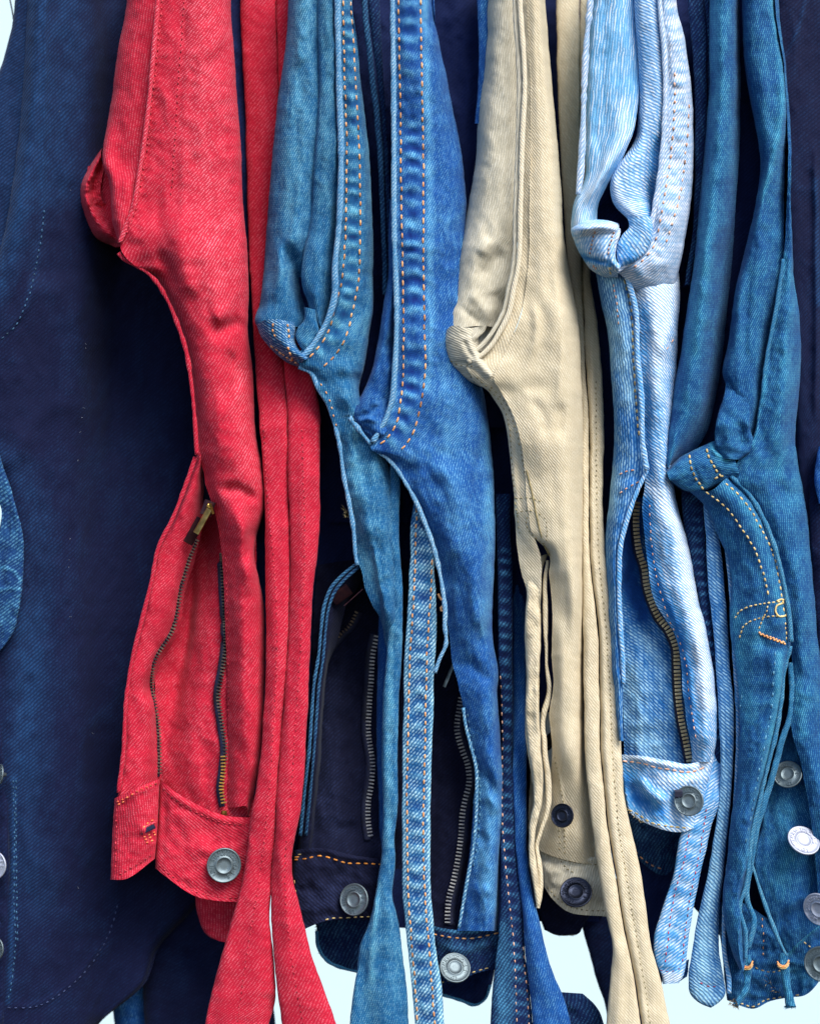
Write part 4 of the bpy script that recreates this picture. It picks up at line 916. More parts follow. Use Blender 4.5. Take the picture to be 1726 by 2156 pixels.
# two layers of the fly edge, like folded ribbons
for L, R, d, f in (("1104,1180 1108,1251 1104,1323 1108,1431 1105,1504 1112,1576 1121,1648 1123,1684 1115,1731 1113,1768 1113,1814 1121,1858 1128,1909", "1154,1166 1142,1196 1138,1251 1138,1359 1134,1431 1134,1504 1138,1576 1142,1640 1140,1690 1128,1745 1124,1786 1128,1814 1134,1858 1136,1900", 0, 0),):
    strand('fly_flap', J5, BEIGE, L, R, d, bulge=12, dy='1170,44 1240,4 1300,0', noise=(4, 24, 60), fade0=f, feats=[('b', "1140,1200 1134,1251 1134,1359 1130,1431 1130,1504 1134,1576", 4, 4)])
strand('fly_flap', J5, BEIGE, "1148,1180 1141,1233 1143,1287 1145,1359 1149,1430 1150,1460 1140,1500 1138,1540 1144,1612 1147,1665 1146,1706 1134,1750 1126,1780 1130,1814 1132,1876 1126,1912",
    "1154,1180 1150,1233 1154,1287 1153,1395 1159,1439 1158,1478 1148,1515 1150,1560 1156,1612 1160,1659 1157,1706 1142,1752 1134,1786 1140,1814 1143,1876 1136,1912", 16, bulge=7, noise=(2, 20, 60), fade0=.2)
c_in = panel('button_placket', J5, CREAM, [("1120,1500 1118,1600 1112,1700 1112,1790", 110), ("1170,1500,-10 1172,1600,-20 1172,1700,-26 1172,1800,-26", 100), ("1250,1500,-20 1255,1600,-30 1260,1700 1265,1810", 90)], ew=0, noise=(5, 40, 90), feats=[('b', "1163,1587 1176,1650 1184,1720 1186,1800", 3, 3), ('b', "1130,1740 1150,1700", 20, -8)])
panel('back_shade_panel', J5, DEEP, [("1020,700 1100,1500 1125,1940", 185), ("1300,700 1290,1500 1260,1940", 185)], ew=0, noise=(5, 60, 140))
c_w = panel('waistband', J5, CREAM, [("1126,1768 1130,1810 1140,1858", 96), ("1174,1790 1168,1840 1165,1896", 74), ("1215,1800 1205,1860 1192,1918", 62), ("1290,1808 1285,1880 1280,1930", 60)], ew=8, wrap=10, mode='a', noise=(4, 34, 40), feats=[('b', "1130,1776 1174,1798 1215,1808 1290,1814", 5, 5), ('b', "1180,1830 1200,1850", 14, -5), ('f', "1200,1840 1260,1850", 22, .4)])
stitches(J5, OLIVET, ["1134,1782 1174,1806 1215,1816 1285,1822", "1150,1866 1172,1890 1196,1908 1228,1916 1275,1918", "1174,1802 1190,1826 1212,1840"], c_w, ln=6, gap=5, r=1.3)
stitches(J5, OLIVET, ["1166,1590 1178,1650 1186,1700 1188,1800", "1176,1720 1178,1800"], c_d, ln=6, gap=6, r=1.3)
button(J5, 1183, 1717, 14, 25, -.5, .3, BLACKM, roll=0, label='small dark blue black fly button')
button(J5, 1212, 1878, 30, 34, -.2, .9, BLACKM, roll=0, label='large dark waistband button')
button(J5, 1156, 1562, 60, 22, 1.3, -.5, BLACKM, roll=0, label='dark button with a bright rim seen edge on')
panel('back_waistband', J5, INK, [("1130,1880 1134,1912 1140,1940 1146,1958", 150), ("1174,1890 1174,1920 1174,1950 1176,1970", 146), ("1207,1890 1207,1920 1210,1950 1212,1968", 146), ("1260,1880 1250,1912 1240,1930 1228,1950", 150)], ew=7, wrap=8, mode='a', noise=(4, 30, 30))
fuzz(J5, OLIVET, "1145,1956 1176,1968 1210,1967", 146, 30, ln=5, spread=(0, 1))
# legs
s51 = strand('leg', J5, BEIGE, "1171,-60 1171,0 1174,181 1184,398 1196,560 1212,661 1222,788 1226,1005 1226,1159 1228,1431 1230,1540 1232,1605 1243,1713 1257,1815 1275,1923 1288,1985 1284,2057 1276,2156 1268,2260",
    "1219,-60 1219,0 1220,253 1222,434 1224,579 1230,752 1237,860 1239,1077 1241,1178 1257,1323 1261,1467 1265,1612 1268,1641 1279,1749 1297,1858 1315,1966 1333,2057 1348,2156 1360,2260", 20, bulge=14, noise=(3, 40, 150),
    dy="0,230 450,200 750,110 1000,40 1200,10 1700,-20 2200,-40", feats=[('b', "1216,0 1222,300 1226,600", 3, 3), ('b', "1300,2000 1312,2100 1316,2250", 14, -5), ('b', "1290,1950 1305,2060 1300,2200", 14, 6)])
s52 = strand('leg', J5, BEIGE, "1220,-60 1220,0 1221,253 1223,434 1226,579 1232,752 1239,860 1241,1077 1243,1178 1259,1323 1263,1467 1267,1612 1270,1641 1281,1749 1299,1858 1317,1966 1335,2057 1350,2156 1362,2260",
    "1238,-60 1238,0 1238,253 1238,434 1243,589 1261,716 1270,860 1270,1113 1272,1142 1281,1233 1290,1323 1301,1431 1308,1576 1315,1685 1333,1768 1348,1840 1360,1912 1369,1985 1388,2057 1409,2156 1424,2260", 26, bulge=14, noise=(3, 40, 150),
    dy="0,230 450,200 750,110 1000,40 1200,10 1700,-20 2200,-40", feats=[('b', "1254,860 1256,1077 1260,1178 1275,1323 1284,1467 1290,1612 1303,1749 1324,1880 1344,2000 1368,2156", 3, -3), ('b', "1246,700 1247,900 1249,1150 1267,1350 1273,1500 1280,1650 1296,1800 1318,1930 1345,2057 1362,2200", 5, 4)])
stitches(J5, OLIVET, ["1254,800 1256,1077 1260,1178 1275,1323 1284,1467 1290,1612 1303,1749 1324,1880 1344,2000 1368,2156 1376,2230"], s52, ln=6, gap=6, r=1.2)
cord('seam_edge', J5, OLIVET, "1220,-60 1220,0 1221,253 1223,434 1225,579 1231,752 1238,860 1240,1077 1242,1178 1258,1323 1262,1467 1266,1612 1269,1641 1280,1749 1298,1858 1316,1966 1334,2057 1349,2156", 1.6, on=[s51, s52], lift=-1)
panel('back_shade_panel', J5, DEEP, [("1040,-60 1100,600 1180,1300", 330), ("1290,-60 1300,600 1320,1300", 330)], ew=0, noise=(5, 60, 140), fade0=-.3)

# ------------------------------------------------------------------ dark pair hanging behind between the beige and light ones
J5b = thing('jeans', 1290, 2200, 240, 'dark indigo jeans mostly hidden between the beige leg and the pale blue waistband')
strand('leg', J5b, NAVY, "1222,1850 1225,1948 1239,2003 1257,2068 1272,2112 1282,2170 1290,2260", "1330,1850 1330,1948 1330,2003 1330,2068 1340,2170 1350,2260", 240, bulge=16, noise=(4, 30, 80), fade0=.1)
d_b = panel('back_waistband', J5b, DKSEAM, [("1310,1690 1320,1740 1330,1790 1345,1812", 160), ("1350,1700 1356,1760 1370,1810 1388,1842", 150), ("1400,1710 1402,1760 1406,1800 1413,1832", 150), ("1440,1720 1438,1760 1434,1780 1430,1800", 160)], ew=7, wrap=8, mode='a', noise=(6, 26, 40), fade0=.1)
stitches(J5b, ORANGE, ["1336,1790 1352,1808 1372,1822 1392,1830"], d_b, ln=9, gap=6, r=1.3)
panel('back_shade_panel', J5b, DEEP, [("1265,1700 1296,1850 1330,2050 1350,2260", 178), ("1440,1780 1425,1960 1394,2062", 178)], ew=0, noise=(5, 60, 140), mode='a')

# ------------------------------------------------------------------ 6 light blue jeans
J6 = thing('jeans', 1400, 2100, 30, 'pale bleached blue jeans with a rounded knotted crotch fold and brass zip')
e_a = panel('inseam_panel', J6, LIGHTV, [
    ("1247,-60,10 1247,0 1240,90 1236,163 1232,307 1226,391,4 1212,416,0 1203,452 1201,485 1211,512", 0), ("1272,-60,8 1272,0 1270,90 1268,163 1262,307 1248,391,-16 1232,420 1222,452,-24 1220,485 1228,504", -4),
    ("1306,-60,0 1306,0 1308,90 1308,163 1296,300,-14 1272,360,-24 1256,400 1242,440,-22 1238,470 1244,490", -2), ("1332,-60,16 1332,0 1342,127 1343,217 1328,290,-2 1302,350 1276,395,0 1260,430 1256,460 1258,480", 6)],
    ew=12, wrap=20, tuck=(1, 0), noise=(2.5, 30, 90), fade0=.05, feats=[('b', "1336,150 1334,240 1316,300 1286,345 1250,400 1226,450", 10, 12), ('b', "1262,420 1254,450 1250,490", 6, -6), ('f', "1316,220 1308,290 1270,350 1232,420 1215,470", 14, .5), ('b', "1300,60 1300,200 1280,290", 14, -5)])
cord('seam_edge', J6, LIGHTP, "1243,-60 1242,0 1234,90 1230,163 1225,307 1220,380 1216,410", 6.5, d=-8, bump=.3, fade=.3)
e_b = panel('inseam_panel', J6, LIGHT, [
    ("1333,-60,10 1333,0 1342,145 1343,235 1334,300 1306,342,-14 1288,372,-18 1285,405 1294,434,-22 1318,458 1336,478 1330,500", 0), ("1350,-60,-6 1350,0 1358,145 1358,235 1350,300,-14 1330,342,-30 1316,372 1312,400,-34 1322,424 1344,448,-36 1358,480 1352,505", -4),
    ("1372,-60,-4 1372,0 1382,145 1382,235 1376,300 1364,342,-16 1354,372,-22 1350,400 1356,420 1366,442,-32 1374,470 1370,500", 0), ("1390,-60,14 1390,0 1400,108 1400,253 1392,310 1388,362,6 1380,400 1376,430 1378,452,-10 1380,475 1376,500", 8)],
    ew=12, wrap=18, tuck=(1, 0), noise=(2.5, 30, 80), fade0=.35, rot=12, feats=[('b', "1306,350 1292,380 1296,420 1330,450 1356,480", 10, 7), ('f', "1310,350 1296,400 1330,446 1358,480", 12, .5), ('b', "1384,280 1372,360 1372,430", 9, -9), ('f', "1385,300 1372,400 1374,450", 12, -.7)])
e_hole = panel('inner_fold', J6, DEEP, [("1250,350 1245,420 1250,520", 80), ("1345,350 1345,420 1345,520", 80)], ew=0, noise=(3, 30, 30))  # navy sheet stands for the shade in the crotch hole
e_c = panel('seam_panel', J6, LIGHTP, [
    ("1388,-60,-8 1388,0 1398,108 1398,253 1388,362,-24 1374,450,-36 1366,486 1350,524,-40 1318,556 1296,570,-30", 0), ("1400,-60,-16 1400,0 1412,108 1414,253 1406,362 1394,450,-44 1384,500 1368,544 1342,574 1322,592,-30", 0),
    ("1412,-60,-8 1412,0 1430,108 1436,253 1430,362 1418,450,-36 1406,510 1392,560 1374,596 1350,622,-24", 0), ("1424,-60,24 1422,0 1438,72 1453,163 1458,289 1458,380,16 1453,434 1442,499 1427,579 1412,640 1396,700,24", 4)],
    ew=16, wrap=24, tuck=(0, 1), dy='0,0 556,0 600,14 640,44 700,90', noise=(3, 36, 80), fade0=.3, feats=[
    ('p', "1412,-40 1424,108 1430,253 1422,362 1408,450 1394,510 1372,552 1330,585", 17, 3.5, 30, -.6), ('p', "1430,100 1436,253 1430,362 1410,470", 20, 2, 23, -.5), ('b', "1392,-40 1401,108 1401,253 1391,362 1377,450 1362,500", 4, 3)])
cord('seam_edge', J6, LIGHTP, "1388,-60 1388,0 1398,108 1398,253 1389,362 1375,450 1367,486 1352,522 1320,554 1292,574", 5.5, d=-44, bump=.2, fade=.4)
e_k = panel('crotch_gusset', J6, LIGHT, [
    ("1206,474,40 1202,480,6 1208,510 1222,538 1246,570 1268,582 1300,586", -16), ("1220,468,30 1219,474,-10 1223,504 1238,532 1256,556 1274,570 1300,576", -40), ("1244,463,24 1243,470,-18 1246,498 1256,522 1268,544 1284,560 1302,568", -52), ("1278,464,24 1279,471,-18 1283,494 1288,514 1292,534 1298,552 1306,560", -52), ("1302,470,34 1302,477,-4 1299,496 1298,510 1296,530 1296,548 1302,560", -42)],
    ew=10, wrap=14, tuck=(1, 1), mode='a', step=3.0, noise=(1.2, 14, 18), rot=80, fade0=.35, feats=[('b', "1250,484 1246,505 1241,536", 3, -3), ('b', "1288,484 1280,510 1278,560", 3, -3), ('r', "1294,484 1288,520 1290,556", 5, 3), ('b', "1222,540 1250,548 1285,556", 4, -6), ('f', "1222,540 1250,548 1285,556", 6, -1.2), ('f', "1240,484 1290,484", 14, .7)])
cord('seam_edge', J6, LIGHTP, "1302,482,30 1300,492,4 1294,510,0 1290,530 1290,552 1296,572", 5, d=-58, bump=.15, fade=.5)
e_t = strand('crotch_fold', J6, LIGHT, "1320,456 1324,478 1310,494 1299,512 1297,534 1301,556", "1370,456 1375,492 1368,518 1352,540 1332,553 1310,562", -46, bulge=16, mode='a', noise=(2, 14, 18), fade0=.2, feats=[('f', "1308,520 1312,545 1330,545", 12, -.6)])
stitches(J6, PALEO, ["1252,484 1248,500 1243,520 1241,538", "1293,486 1286,506 1281,524 1279,546", "1250,556 1248,574", "1254,560 1252,574"], e_k, ln=6.5, gap=2.5, r=2.0, lift=1.2)
stitches(J6, GOLD, ["1282,560 1284,576 1290,586", "1302,572 1298,584"], e_k, ln=8, gap=2, r=2.2, lift=1.4)
stitches(J6, PALEO, ["1419,150 1420,192 1418,240 1415,290 1408,350 1398,410 1388,470 1374,520 1355,545 1330,566", "1449,217 1447,270 1442,325 1436,380 1428,420 1415,470 1400,515"], e_c, ln=10, gap=9, r=2.3)
# body below the knot
e_l = panel('front_panel', J6, LBLUE, [
    ("1250,560,20 1254,578 1265,636 1279,698 1286,788 1292,896,20 1290,969 1283,1041 1274,1131,20 1276,1250 1282,1400 1300,1560", 0), ("1286,560,-4 1288,578 1298,636 1308,698 1318,788 1324,896 1326,969 1312,1041 1294,1131 1292,1250 1298,1400 1306,1560", -2),
    ("1316,560,0 1316,578 1334,640 1340,750 1348,842 1352,933,4 1359,987 1336,1041,6 1312,1113 1304,1142 1300,1214 1304,1323 1308,1395 1312,1560", -4)],
    ew=14, wrap=22, tuck=(1, 0), noise=(3, 30, 80), rot=-45, feats=[('f', "1300,570 1315,700 1325,850", 22, .5), ('f', "1280,600 1300,760", 14, .4), ('p', "1330,600 1336,750 1345,860 1350,960", 12, 2.5, 24, .5), ('f', "1290,1000 1290,1080", 16, .5), ('b', "1296,1015 1320,1005 1350,1000", 8, -4), ('b', "1296,1045 1325,1025 1352,1012", 6, 3), ('r', "1345,600 1340,760 1348,860 1352,980", 9, 2)])
cord('seam_edge', J6, LIGHT, "1318,580 1336,642 1342,752 1350,842 1353,933 1361,990", 5.5, d=-16, bump=.2, fade=.2)
cord('seam_edge', J6, LIGHT, "1361,990 1338,1041 1314,1113 1307,1142 1303,1214 1306,1323 1311,1395 1312,1440", 5, d=-8, bump=.2, fade=.1)
cord('seam_edge', J6, LIGHT, "1296,1150 1293,1214 1296,1323 1301,1395 1307,1480", 4, d=6, bump=.2)
stitches(J6, GOLD, ["1312,586 1326,640 1331,700 1333,760 1338,842 1344,920"], e_l, ln=11, gap=4, r=2.1)
stitches(J6, PALEO, ["1290,596 1298,640 1302,690", "1300,1000 1320,992 1346,988", "1302,1040 1322,1026 1348,1012", "1342,1034 1348,1046"], e_l, ln=8, gap=5, r=1.6)
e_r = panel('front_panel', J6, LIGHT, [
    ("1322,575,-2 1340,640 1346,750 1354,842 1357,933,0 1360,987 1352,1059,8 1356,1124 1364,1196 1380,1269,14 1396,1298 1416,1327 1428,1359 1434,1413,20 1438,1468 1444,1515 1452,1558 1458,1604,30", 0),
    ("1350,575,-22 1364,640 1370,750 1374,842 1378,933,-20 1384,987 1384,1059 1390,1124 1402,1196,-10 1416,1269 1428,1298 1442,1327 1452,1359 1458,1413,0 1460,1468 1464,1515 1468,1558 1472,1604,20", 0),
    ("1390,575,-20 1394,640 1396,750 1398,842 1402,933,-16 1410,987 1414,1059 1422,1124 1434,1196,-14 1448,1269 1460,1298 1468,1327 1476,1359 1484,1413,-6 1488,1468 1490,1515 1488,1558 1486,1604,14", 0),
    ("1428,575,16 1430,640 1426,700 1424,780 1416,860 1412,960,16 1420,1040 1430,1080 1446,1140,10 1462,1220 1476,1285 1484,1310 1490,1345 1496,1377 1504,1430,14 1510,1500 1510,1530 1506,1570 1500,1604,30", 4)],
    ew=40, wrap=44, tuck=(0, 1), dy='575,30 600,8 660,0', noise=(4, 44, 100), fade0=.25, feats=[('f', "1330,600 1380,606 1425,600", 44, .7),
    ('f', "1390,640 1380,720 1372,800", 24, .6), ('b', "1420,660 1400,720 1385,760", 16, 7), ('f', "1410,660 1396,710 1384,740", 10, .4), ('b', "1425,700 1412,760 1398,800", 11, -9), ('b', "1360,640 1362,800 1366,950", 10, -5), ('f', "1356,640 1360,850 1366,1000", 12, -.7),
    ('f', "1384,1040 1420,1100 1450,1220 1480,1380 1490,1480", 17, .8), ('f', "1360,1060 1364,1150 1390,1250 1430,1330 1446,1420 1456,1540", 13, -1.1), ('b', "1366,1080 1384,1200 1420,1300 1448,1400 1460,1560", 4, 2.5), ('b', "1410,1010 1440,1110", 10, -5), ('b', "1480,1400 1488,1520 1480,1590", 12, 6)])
stitches(J6, PALEO, ["1366,1060 1369,1124 1378,1196 1394,1262 1410,1310 1430,1350 1444,1400 1450,1468 1458,1515 1466,1565", "1440,690 1420,710 1400,740", ], e_r, ln=8, gap=9, r=1.5)
e_in = panel('fly_underlay', J6, LBLUE, [
    ("1300,1120,10 1300,1214 1304,1323 1310,1450 1314,1600", 64), ("1336,1050,30 1336,1214,30 1350,1323,6 1354,1450,-8 1356,1602", 66), ("1360,1050,30 1372,1214,30 1400,1323,6 1410,1450,-4 1410,1608", 62), ("1400,1050 1410,1214,20 1440,1323 1460,1450 1470,1612", 64)],
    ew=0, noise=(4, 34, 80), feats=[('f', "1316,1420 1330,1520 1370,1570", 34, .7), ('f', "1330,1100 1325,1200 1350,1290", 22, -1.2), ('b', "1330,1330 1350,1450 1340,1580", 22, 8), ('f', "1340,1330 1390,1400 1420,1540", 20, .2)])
ZGOLD = metal('zip_pale_brass', (244, 226, 182), (214, 188, 140), 0.35, 0.15)
zipper(J6, "1341,1056 1338,1085 1339,1124 1344,1160 1355,1196 1360,1233 1371,1269 1384,1298 1406,1327 1420,1359 1424,1413 1427,1468 1433,1515 1442,1558 1451,1606", ZGOLD, on=[e_in, e_r], side=-1, tape=11, lift=8, tooth=8, pitch=8.0, tw=2.6)
boxes('zip_pull', J6, NICKEL, [((1323, 1090, 22), (-16, 60, 0), (1, .3, -1), (34, 1.2, 3))])
e_w = panel('waistband', J6, LIGHT, [
    ("1302,1588,20 1308,1640 1314,1680 1320,1706", 34), ("1355,1592,8 1350,1640,22 1345,1680 1345,1726", 24), ("1409,1602,-4 1400,1650,-14 1392,1700 1391,1746", 22), ("1449,1608,-2 1452,1660 1440,1710 1432,1752", 22), ("1502,1592,10 1494,1640 1478,1690 1462,1742", 30)],
    ew=8, wrap=12, mode='a', noise=(3, 30, 40), fade0=.15, step=4, feats=[
    ('b', "1304,1594 1355,1600 1409,1612 1449,1617 1502,1599", 6, 7), ('f', "1304,1592 1355,1598 1409,1610 1449,1615 1502,1597", 6, .8), ('b', "1340,1625 1352,1650 1380,1680 1412,1686", 11, 14), ('b', "1322,1640 1340,1680 1380,1710", 12, -14), ('f', "1316,1640 1340,1680 1390,1712", 16, -1.0), ('b', "1400,1650 1450,1645 1490,1630", 18, 8), ('f', "1400,1640 1450,1645 1485,1620", 16, .6),
    ('r', "1324,1716 1345,1724 1391,1742 1462,1746", 6, 4), ('f', "1340,1728 1391,1746 1460,1748", 5, .9), ('f', "1420,1710 1450,1720", 20, .5)])
stitches(J6, PALEO, ["1306,1602 1355,1608 1380,1616 1409,1620 1449,1626 1495,1610"], e_w, ln=13, gap=2, r=2.0)
stitches(J6, GOLD, ["1322,1704 1345,1716 1365,1730 1391,1737 1430,1742 1458,1744"], e_w, ln=10, gap=3, r=1.9)
fuzz(J6, GOLD, "1318,1700 1350,1728", 18, 50, ln=7, spread=(-.3, 1))
boxes('button_shank', J6, ZTAPE, [((1428, 1672, 4), (1, 0, 0), (0, 0, -1), (8, 9, 8))])
button(J6, 1449, 1686, -10, 31, -.45, .25, NICKEL, roll=0)
# legs with their hems
s61 = strand('leg', J6, DKSEAM, "1430,980 1436,1078 1450,1160 1466,1240 1480,1320 1495,1400 1500,1500 1500,1600 1496,1640", "1478,980 1483,1106 1492,1250 1503,1359 1512,1450 1520,1500 1524,1600 1526,1660", 60, bulge=10, noise=(3, 40, 150), feats=[('p', "1462,1000 1470,1160 1484,1280 1500,1400 1510,1560", 16, 3, 22, .8)])
s62 = strand('leg', J6, LBLUE, "1480,1060 1483,1106 1492,1250 1503,1359 1512,1500 1516,1600 1512,1685 1500,1780 1484,1860 1468,1930 1456,2010 1449,2060 1462,2104 1480,2116 1496,2122",
    "1507,1060 1510,1106 1520,1180 1528,1280 1536,1400 1545,1504 1540,1641 1532,1749 1521,1840 1513,1930 1514,2003 1524,2068 1526,2092 1520,2104 1512,2112", 40, bulge=12, noise=(3, 40, 150), fade0=.2, feats=[('f', "1500,1500 1510,1650 1496,1860 1480,2000 1480,2100", 14, .7), ('b', "1526,1500 1528,1650 1520,1850 1508,2000 1516,2090", 3, -4), ('b', "1466,2066 1490,2078 1520,2072", 3, -3), ('f', "1470,2090 1510,2110", 12, .5)])
s63 = strand('leg', J6, LIGHT, "1462,1560,16 1450,1640,10 1440,1740,0 1431,1760 1418,1840 1394,1912 1379,1959 1375,1988 1382,2032 1393,2056 1395,2072", "1524,1560,16 1520,1640,10 1512,1700,0 1500,1731 1482,1804 1467,1876 1456,1930 1445,2010 1442,2040 1434,2062 1428,2070", 44, bulge=10, noise=(3, 40, 100), fade0=.1, flip=True, feats=[
    ('p', "1470,1700 1452,1800 1430,1900 1412,1990 1410,2060", 20, 3.5, 34, -.7), ('b', "1484,1690 1472,1780 1448,1900 1430,2040", 3, -3), ('b', "1456,1700 1440,1800 1414,1900 1398,2030", 3, -3), ('b', "1384,2040 1410,2044 1438,2034", 3, -4), ('f', "1390,2060 1430,2056", 10, .8)])
s64 = cord('seam_edge', J6, LIGHT, "1521,1060 1524,1106 1532,1180 1540,1280 1544,1359 1552,1504 1550,1641 1542,1749 1531,1840 1523,1930 1524,2003 1534,2068 1534,2092", 4.5, d=36, bump=.2, fade=.1)
stitches(J6, REDT, ["1486,1700 1473,1790 1452,1890 1434,2036", "1458,1710 1440,1806 1416,1900 1400,2030", "1470,2068 1496,2078 1520,2074"], [s63, s62], ln=8, gap=7, r=1.2)
stitches(J6, thread('dim_red_thread', (120, 60, 90), (150, 90, 110)), ["1386,2042 1410,2046 1438,2036"], s63, ln=7, gap=7, r=1.1)
panel('hem', J6, LBLUE, [("1424,2030 1428,2068", 70), ("1450,2020 1446,2056", 66)], ew=0, noise=(2, 10, 10), thick=3, fade0=-.3)
panel('back_shade_panel', J6, DEEP, [("1280,-60 1280,500 1290,1000 1310,1750", 188), ("1600,-60 1600,500 1600,1000 1560,2020", 188)], ew=0, noise=(5, 60, 140))
strand('leg', J6, DKSEAM, "1440,-60 1446,0 1460,163 1462,289 1462,380 1456,500 1440,600", "1470,-60 1480,0 1486,163 1486,289 1480,380 1470,500 1450,600", 70, bulge=9, noise=(3, 30, 100))
strand('leg', J6, DKSEAM, "1472,-60 1482,0 1488,163 1488,289 1482,380", "1496,-60 1500,0 1504,163 1504,289 1500,380", 76, bulge=9, noise=(3, 30, 100), fade0=-.1)
# ------------------------------------------------------------------ 7 teal blue jeans on the right
J7 = thing('jeans', 1600, 2100, 20, 'teal blue jeans at the right, gold stitching, silver fly buttons and knotted belt loops')
f_a = panel('inseam_panel', J7, TEAL, [
    ("1492,-60,30 1492,0 1492,181 1482,325 1471,434 1460,560,10 1446,643 1431,752 1416,824 1406,897,0 1396,966", 0), ("1518,-60,-4 1518,0 1518,181 1508,325 1496,434 1484,560,-16 1476,643 1464,752 1450,824 1438,880,-14 1406,985", -6),
    ("1542,-60,4 1543,0 1543,181 1536,325 1524,434 1511,560,10 1503,643 1492,752 1482,840,16 1455,915,16 1404,990", 4), ("1556,-60,40 1556,0 1558,181 1556,325 1548,434 1540,560,60 1530,643 1520,752 1505,840,60 1476,930,50 1410,998", 30)],
    ew=24, wrap=30, tuck=(1, 0), noise=(4, 50, 130), feats=[('b', "1518,0 1510,300 1490,550 1462,760", 20, 7), ('f', "1512,0 1506,300 1486,520 1460,740", 20, .35)])  # paler strip paints the highlight down the upper leg
f_b = panel('inseam_panel', J7, TEAL, [
    ("1561,-60,16 1561,0 1568,145 1586,253 1600,344,16 1590,430 1574,500 1556,570,4 1542,643 1533,716 1522,795,0 1534,832 1530,868 1506,900 1503,935", 0), ("1590,-60,-8 1590,0 1600,145 1614,253 1616,344,-8 1606,430 1592,500 1578,570,-14 1568,643 1560,716 1553,795,-18 1560,832 1556,868 1540,900 1532,925", -2),
    ("1618,-60,0 1618,0 1634,145 1646,217 1634,325,-6 1622,430 1612,500 1602,570,-14 1596,643 1588,716 1582,795,-14 1580,832 1578,868 1572,900 1560,930", 0), ("1636,-60,20 1632,0 1650,145 1656,217 1652,325 1650,430 1648,530,10 1632,640 1614,740 1602,840,4 1592,900 1578,942", 10)],
    ew=18, wrap=26, tuck=(1, 0), noise=(4, 40, 110), feats=[('b', "1626,0 1646,217 1628,325 1602,416 1580,520", 9, 8), ('f', "1626,0 1646,217 1628,325 1602,416", 9, .5), ('b', "1560,560 1550,680 1540,780", 12, 6), ('b', "1600,440 1580,560 1568,700 1566,830", 10, -5)])
f_cn = panel('inner_fold', J7, DEEP, [("1500,-60 1500,400 1440,1000", 120), ("1690,-60 1700,400 1640,1000", 130)], ew=0, noise=(5, 50, 130), fade0=.1)  # navy sheet paints the shaded valley between the inseam panels
f_c = panel('front_panel', J7, TEAL, [
    ("1636,-60,10 1632,0 1650,145 1656,253 1656,434,4 1648,535 1630,661,-6 1612,752 1601,842,-14 1579,940,-20 1540,990,-16 1532,1005 1574,1059,-6 1603,1106 1625,1157,0 1640,1200 1650,1251 1658,1301 1664,1359,10 1668,1450 1664,1504 1666,1540 1684,1600 1694,1650 1706,1720 1716,1800 1722,1900", 0),
    ("1640,-60,20 1638,0 1654,145 1662,253 1664,434,-6 1664,535 1656,661,-22 1648,752 1640,842,-34 1626,940 1600,985,-34 1600,1010 1622,1059,-24 1646,1106 1662,1157,-16 1672,1200 1678,1251 1682,1301 1686,1359,-6 1692,1450 1698,1540 1712,1600 1722,1650 1732,1720 1742,1800 1750,1900", 2),
    ("1644,-60,40 1640,0 1646,100 1656,253 1664,434,20 1671,590 1681,661,10 1686,752 1680,842 1674,940,0 1680,985 1688,1020 1694,1059 1700,1106,6 1704,1157 1710,1220 1714,1270 1718,1323 1724,1370,10 1732,1450 1742,1540 1752,1640 1770,1760 1780,1830 1790,1900", 10)],
    ew=40, wrap=44, tuck=(0, 1), noise=(5, 50, 110), feats=[('r', "1650,535 1632,661 1614,752 1603,842 1582,936", 6, 2.5), ('f', "1650,535 1632,661 1614,752 1603,842 1582,936", 5, .6), ('f', "1660,560 1660,700 1640,880 1640,1000", 14, .25), ('b', "1640,920 1625,980 1650,1060", 20, -6), ('b', "1660,700 1650,820 1640,900", 16, 5), ('f', "1670,1400 1690,1540", 14, .3), ('f', "1690,960 1684,1040", 20, .2)])
panel('inner_fold', J7, DEEP, [("1590,1000 1620,1300 1600,1800", 90), ("1740,1000 1760,1300 1760,1800", 110)], ew=0, noise=(5, 50, 130))  # navy sheet closes the slit with painted shade
cord('seam_edge', J7, TEALE, "1648,545 1631,661 1613,752 1602,842 1582,936 1560,966 1536,1000", 4, d=-14, bump=.2)
f_k = strand('crotch_fold', J7, TEAL, "1530,790 1520,840 1508,880 1503,916 1506,942 1522,966", "1582,790 1580,850 1578,905 1586,936 1578,952 1556,968", -22, bulge=16, mode='a', dy='780,44 840,16 890,0', noise=(3, 16, 20), feats=[('b', "1552,880 1562,915 1556,950", 8, -15), ('b', "1530,880 1530,920 1540,960", 8, 6)])
f_g = panel('crotch_gusset', J7, TEAL, [
    ("1402,990,14 1432,962 1460,948 1485,936 1506,928 1530,934", -20), ("1404,998,8 1434,976 1464,968 1494,962 1524,964 1546,968", -34), ("1408,1008,8 1440,998 1470,994 1500,988 1530,986 1554,992", -38), ("1416,1016,10 1448,1034 1480,1034 1510,1022 1536,1010 1552,1008", -26)],
    ew=7, wrap=10, tuck=(1, 1), mode='a', step=3.2, noise=(1.4, 20, 16), fade0=.1, feats=[('b', "1449,952 1460,985 1482,1034", 4, -3), ('b', "1486,940 1496,975 1524,1010", 4, -3), ('b', "1496,934 1508,958 1526,966", 4, 5), ('f', "1496,934 1510,958 1528,968", 5, 1)])
stitches(J7, GOLD, ["1450,955 1452,975 1460,1000 1482,1034", "1486,942 1492,965 1506,988 1522,1012", "1482,1034 1500,1028 1522,1014 1530,1006", "1500,1010 1512,1004 1534,1002"], f_g, ln=10, gap=2, r=2.3, lift=1.4)
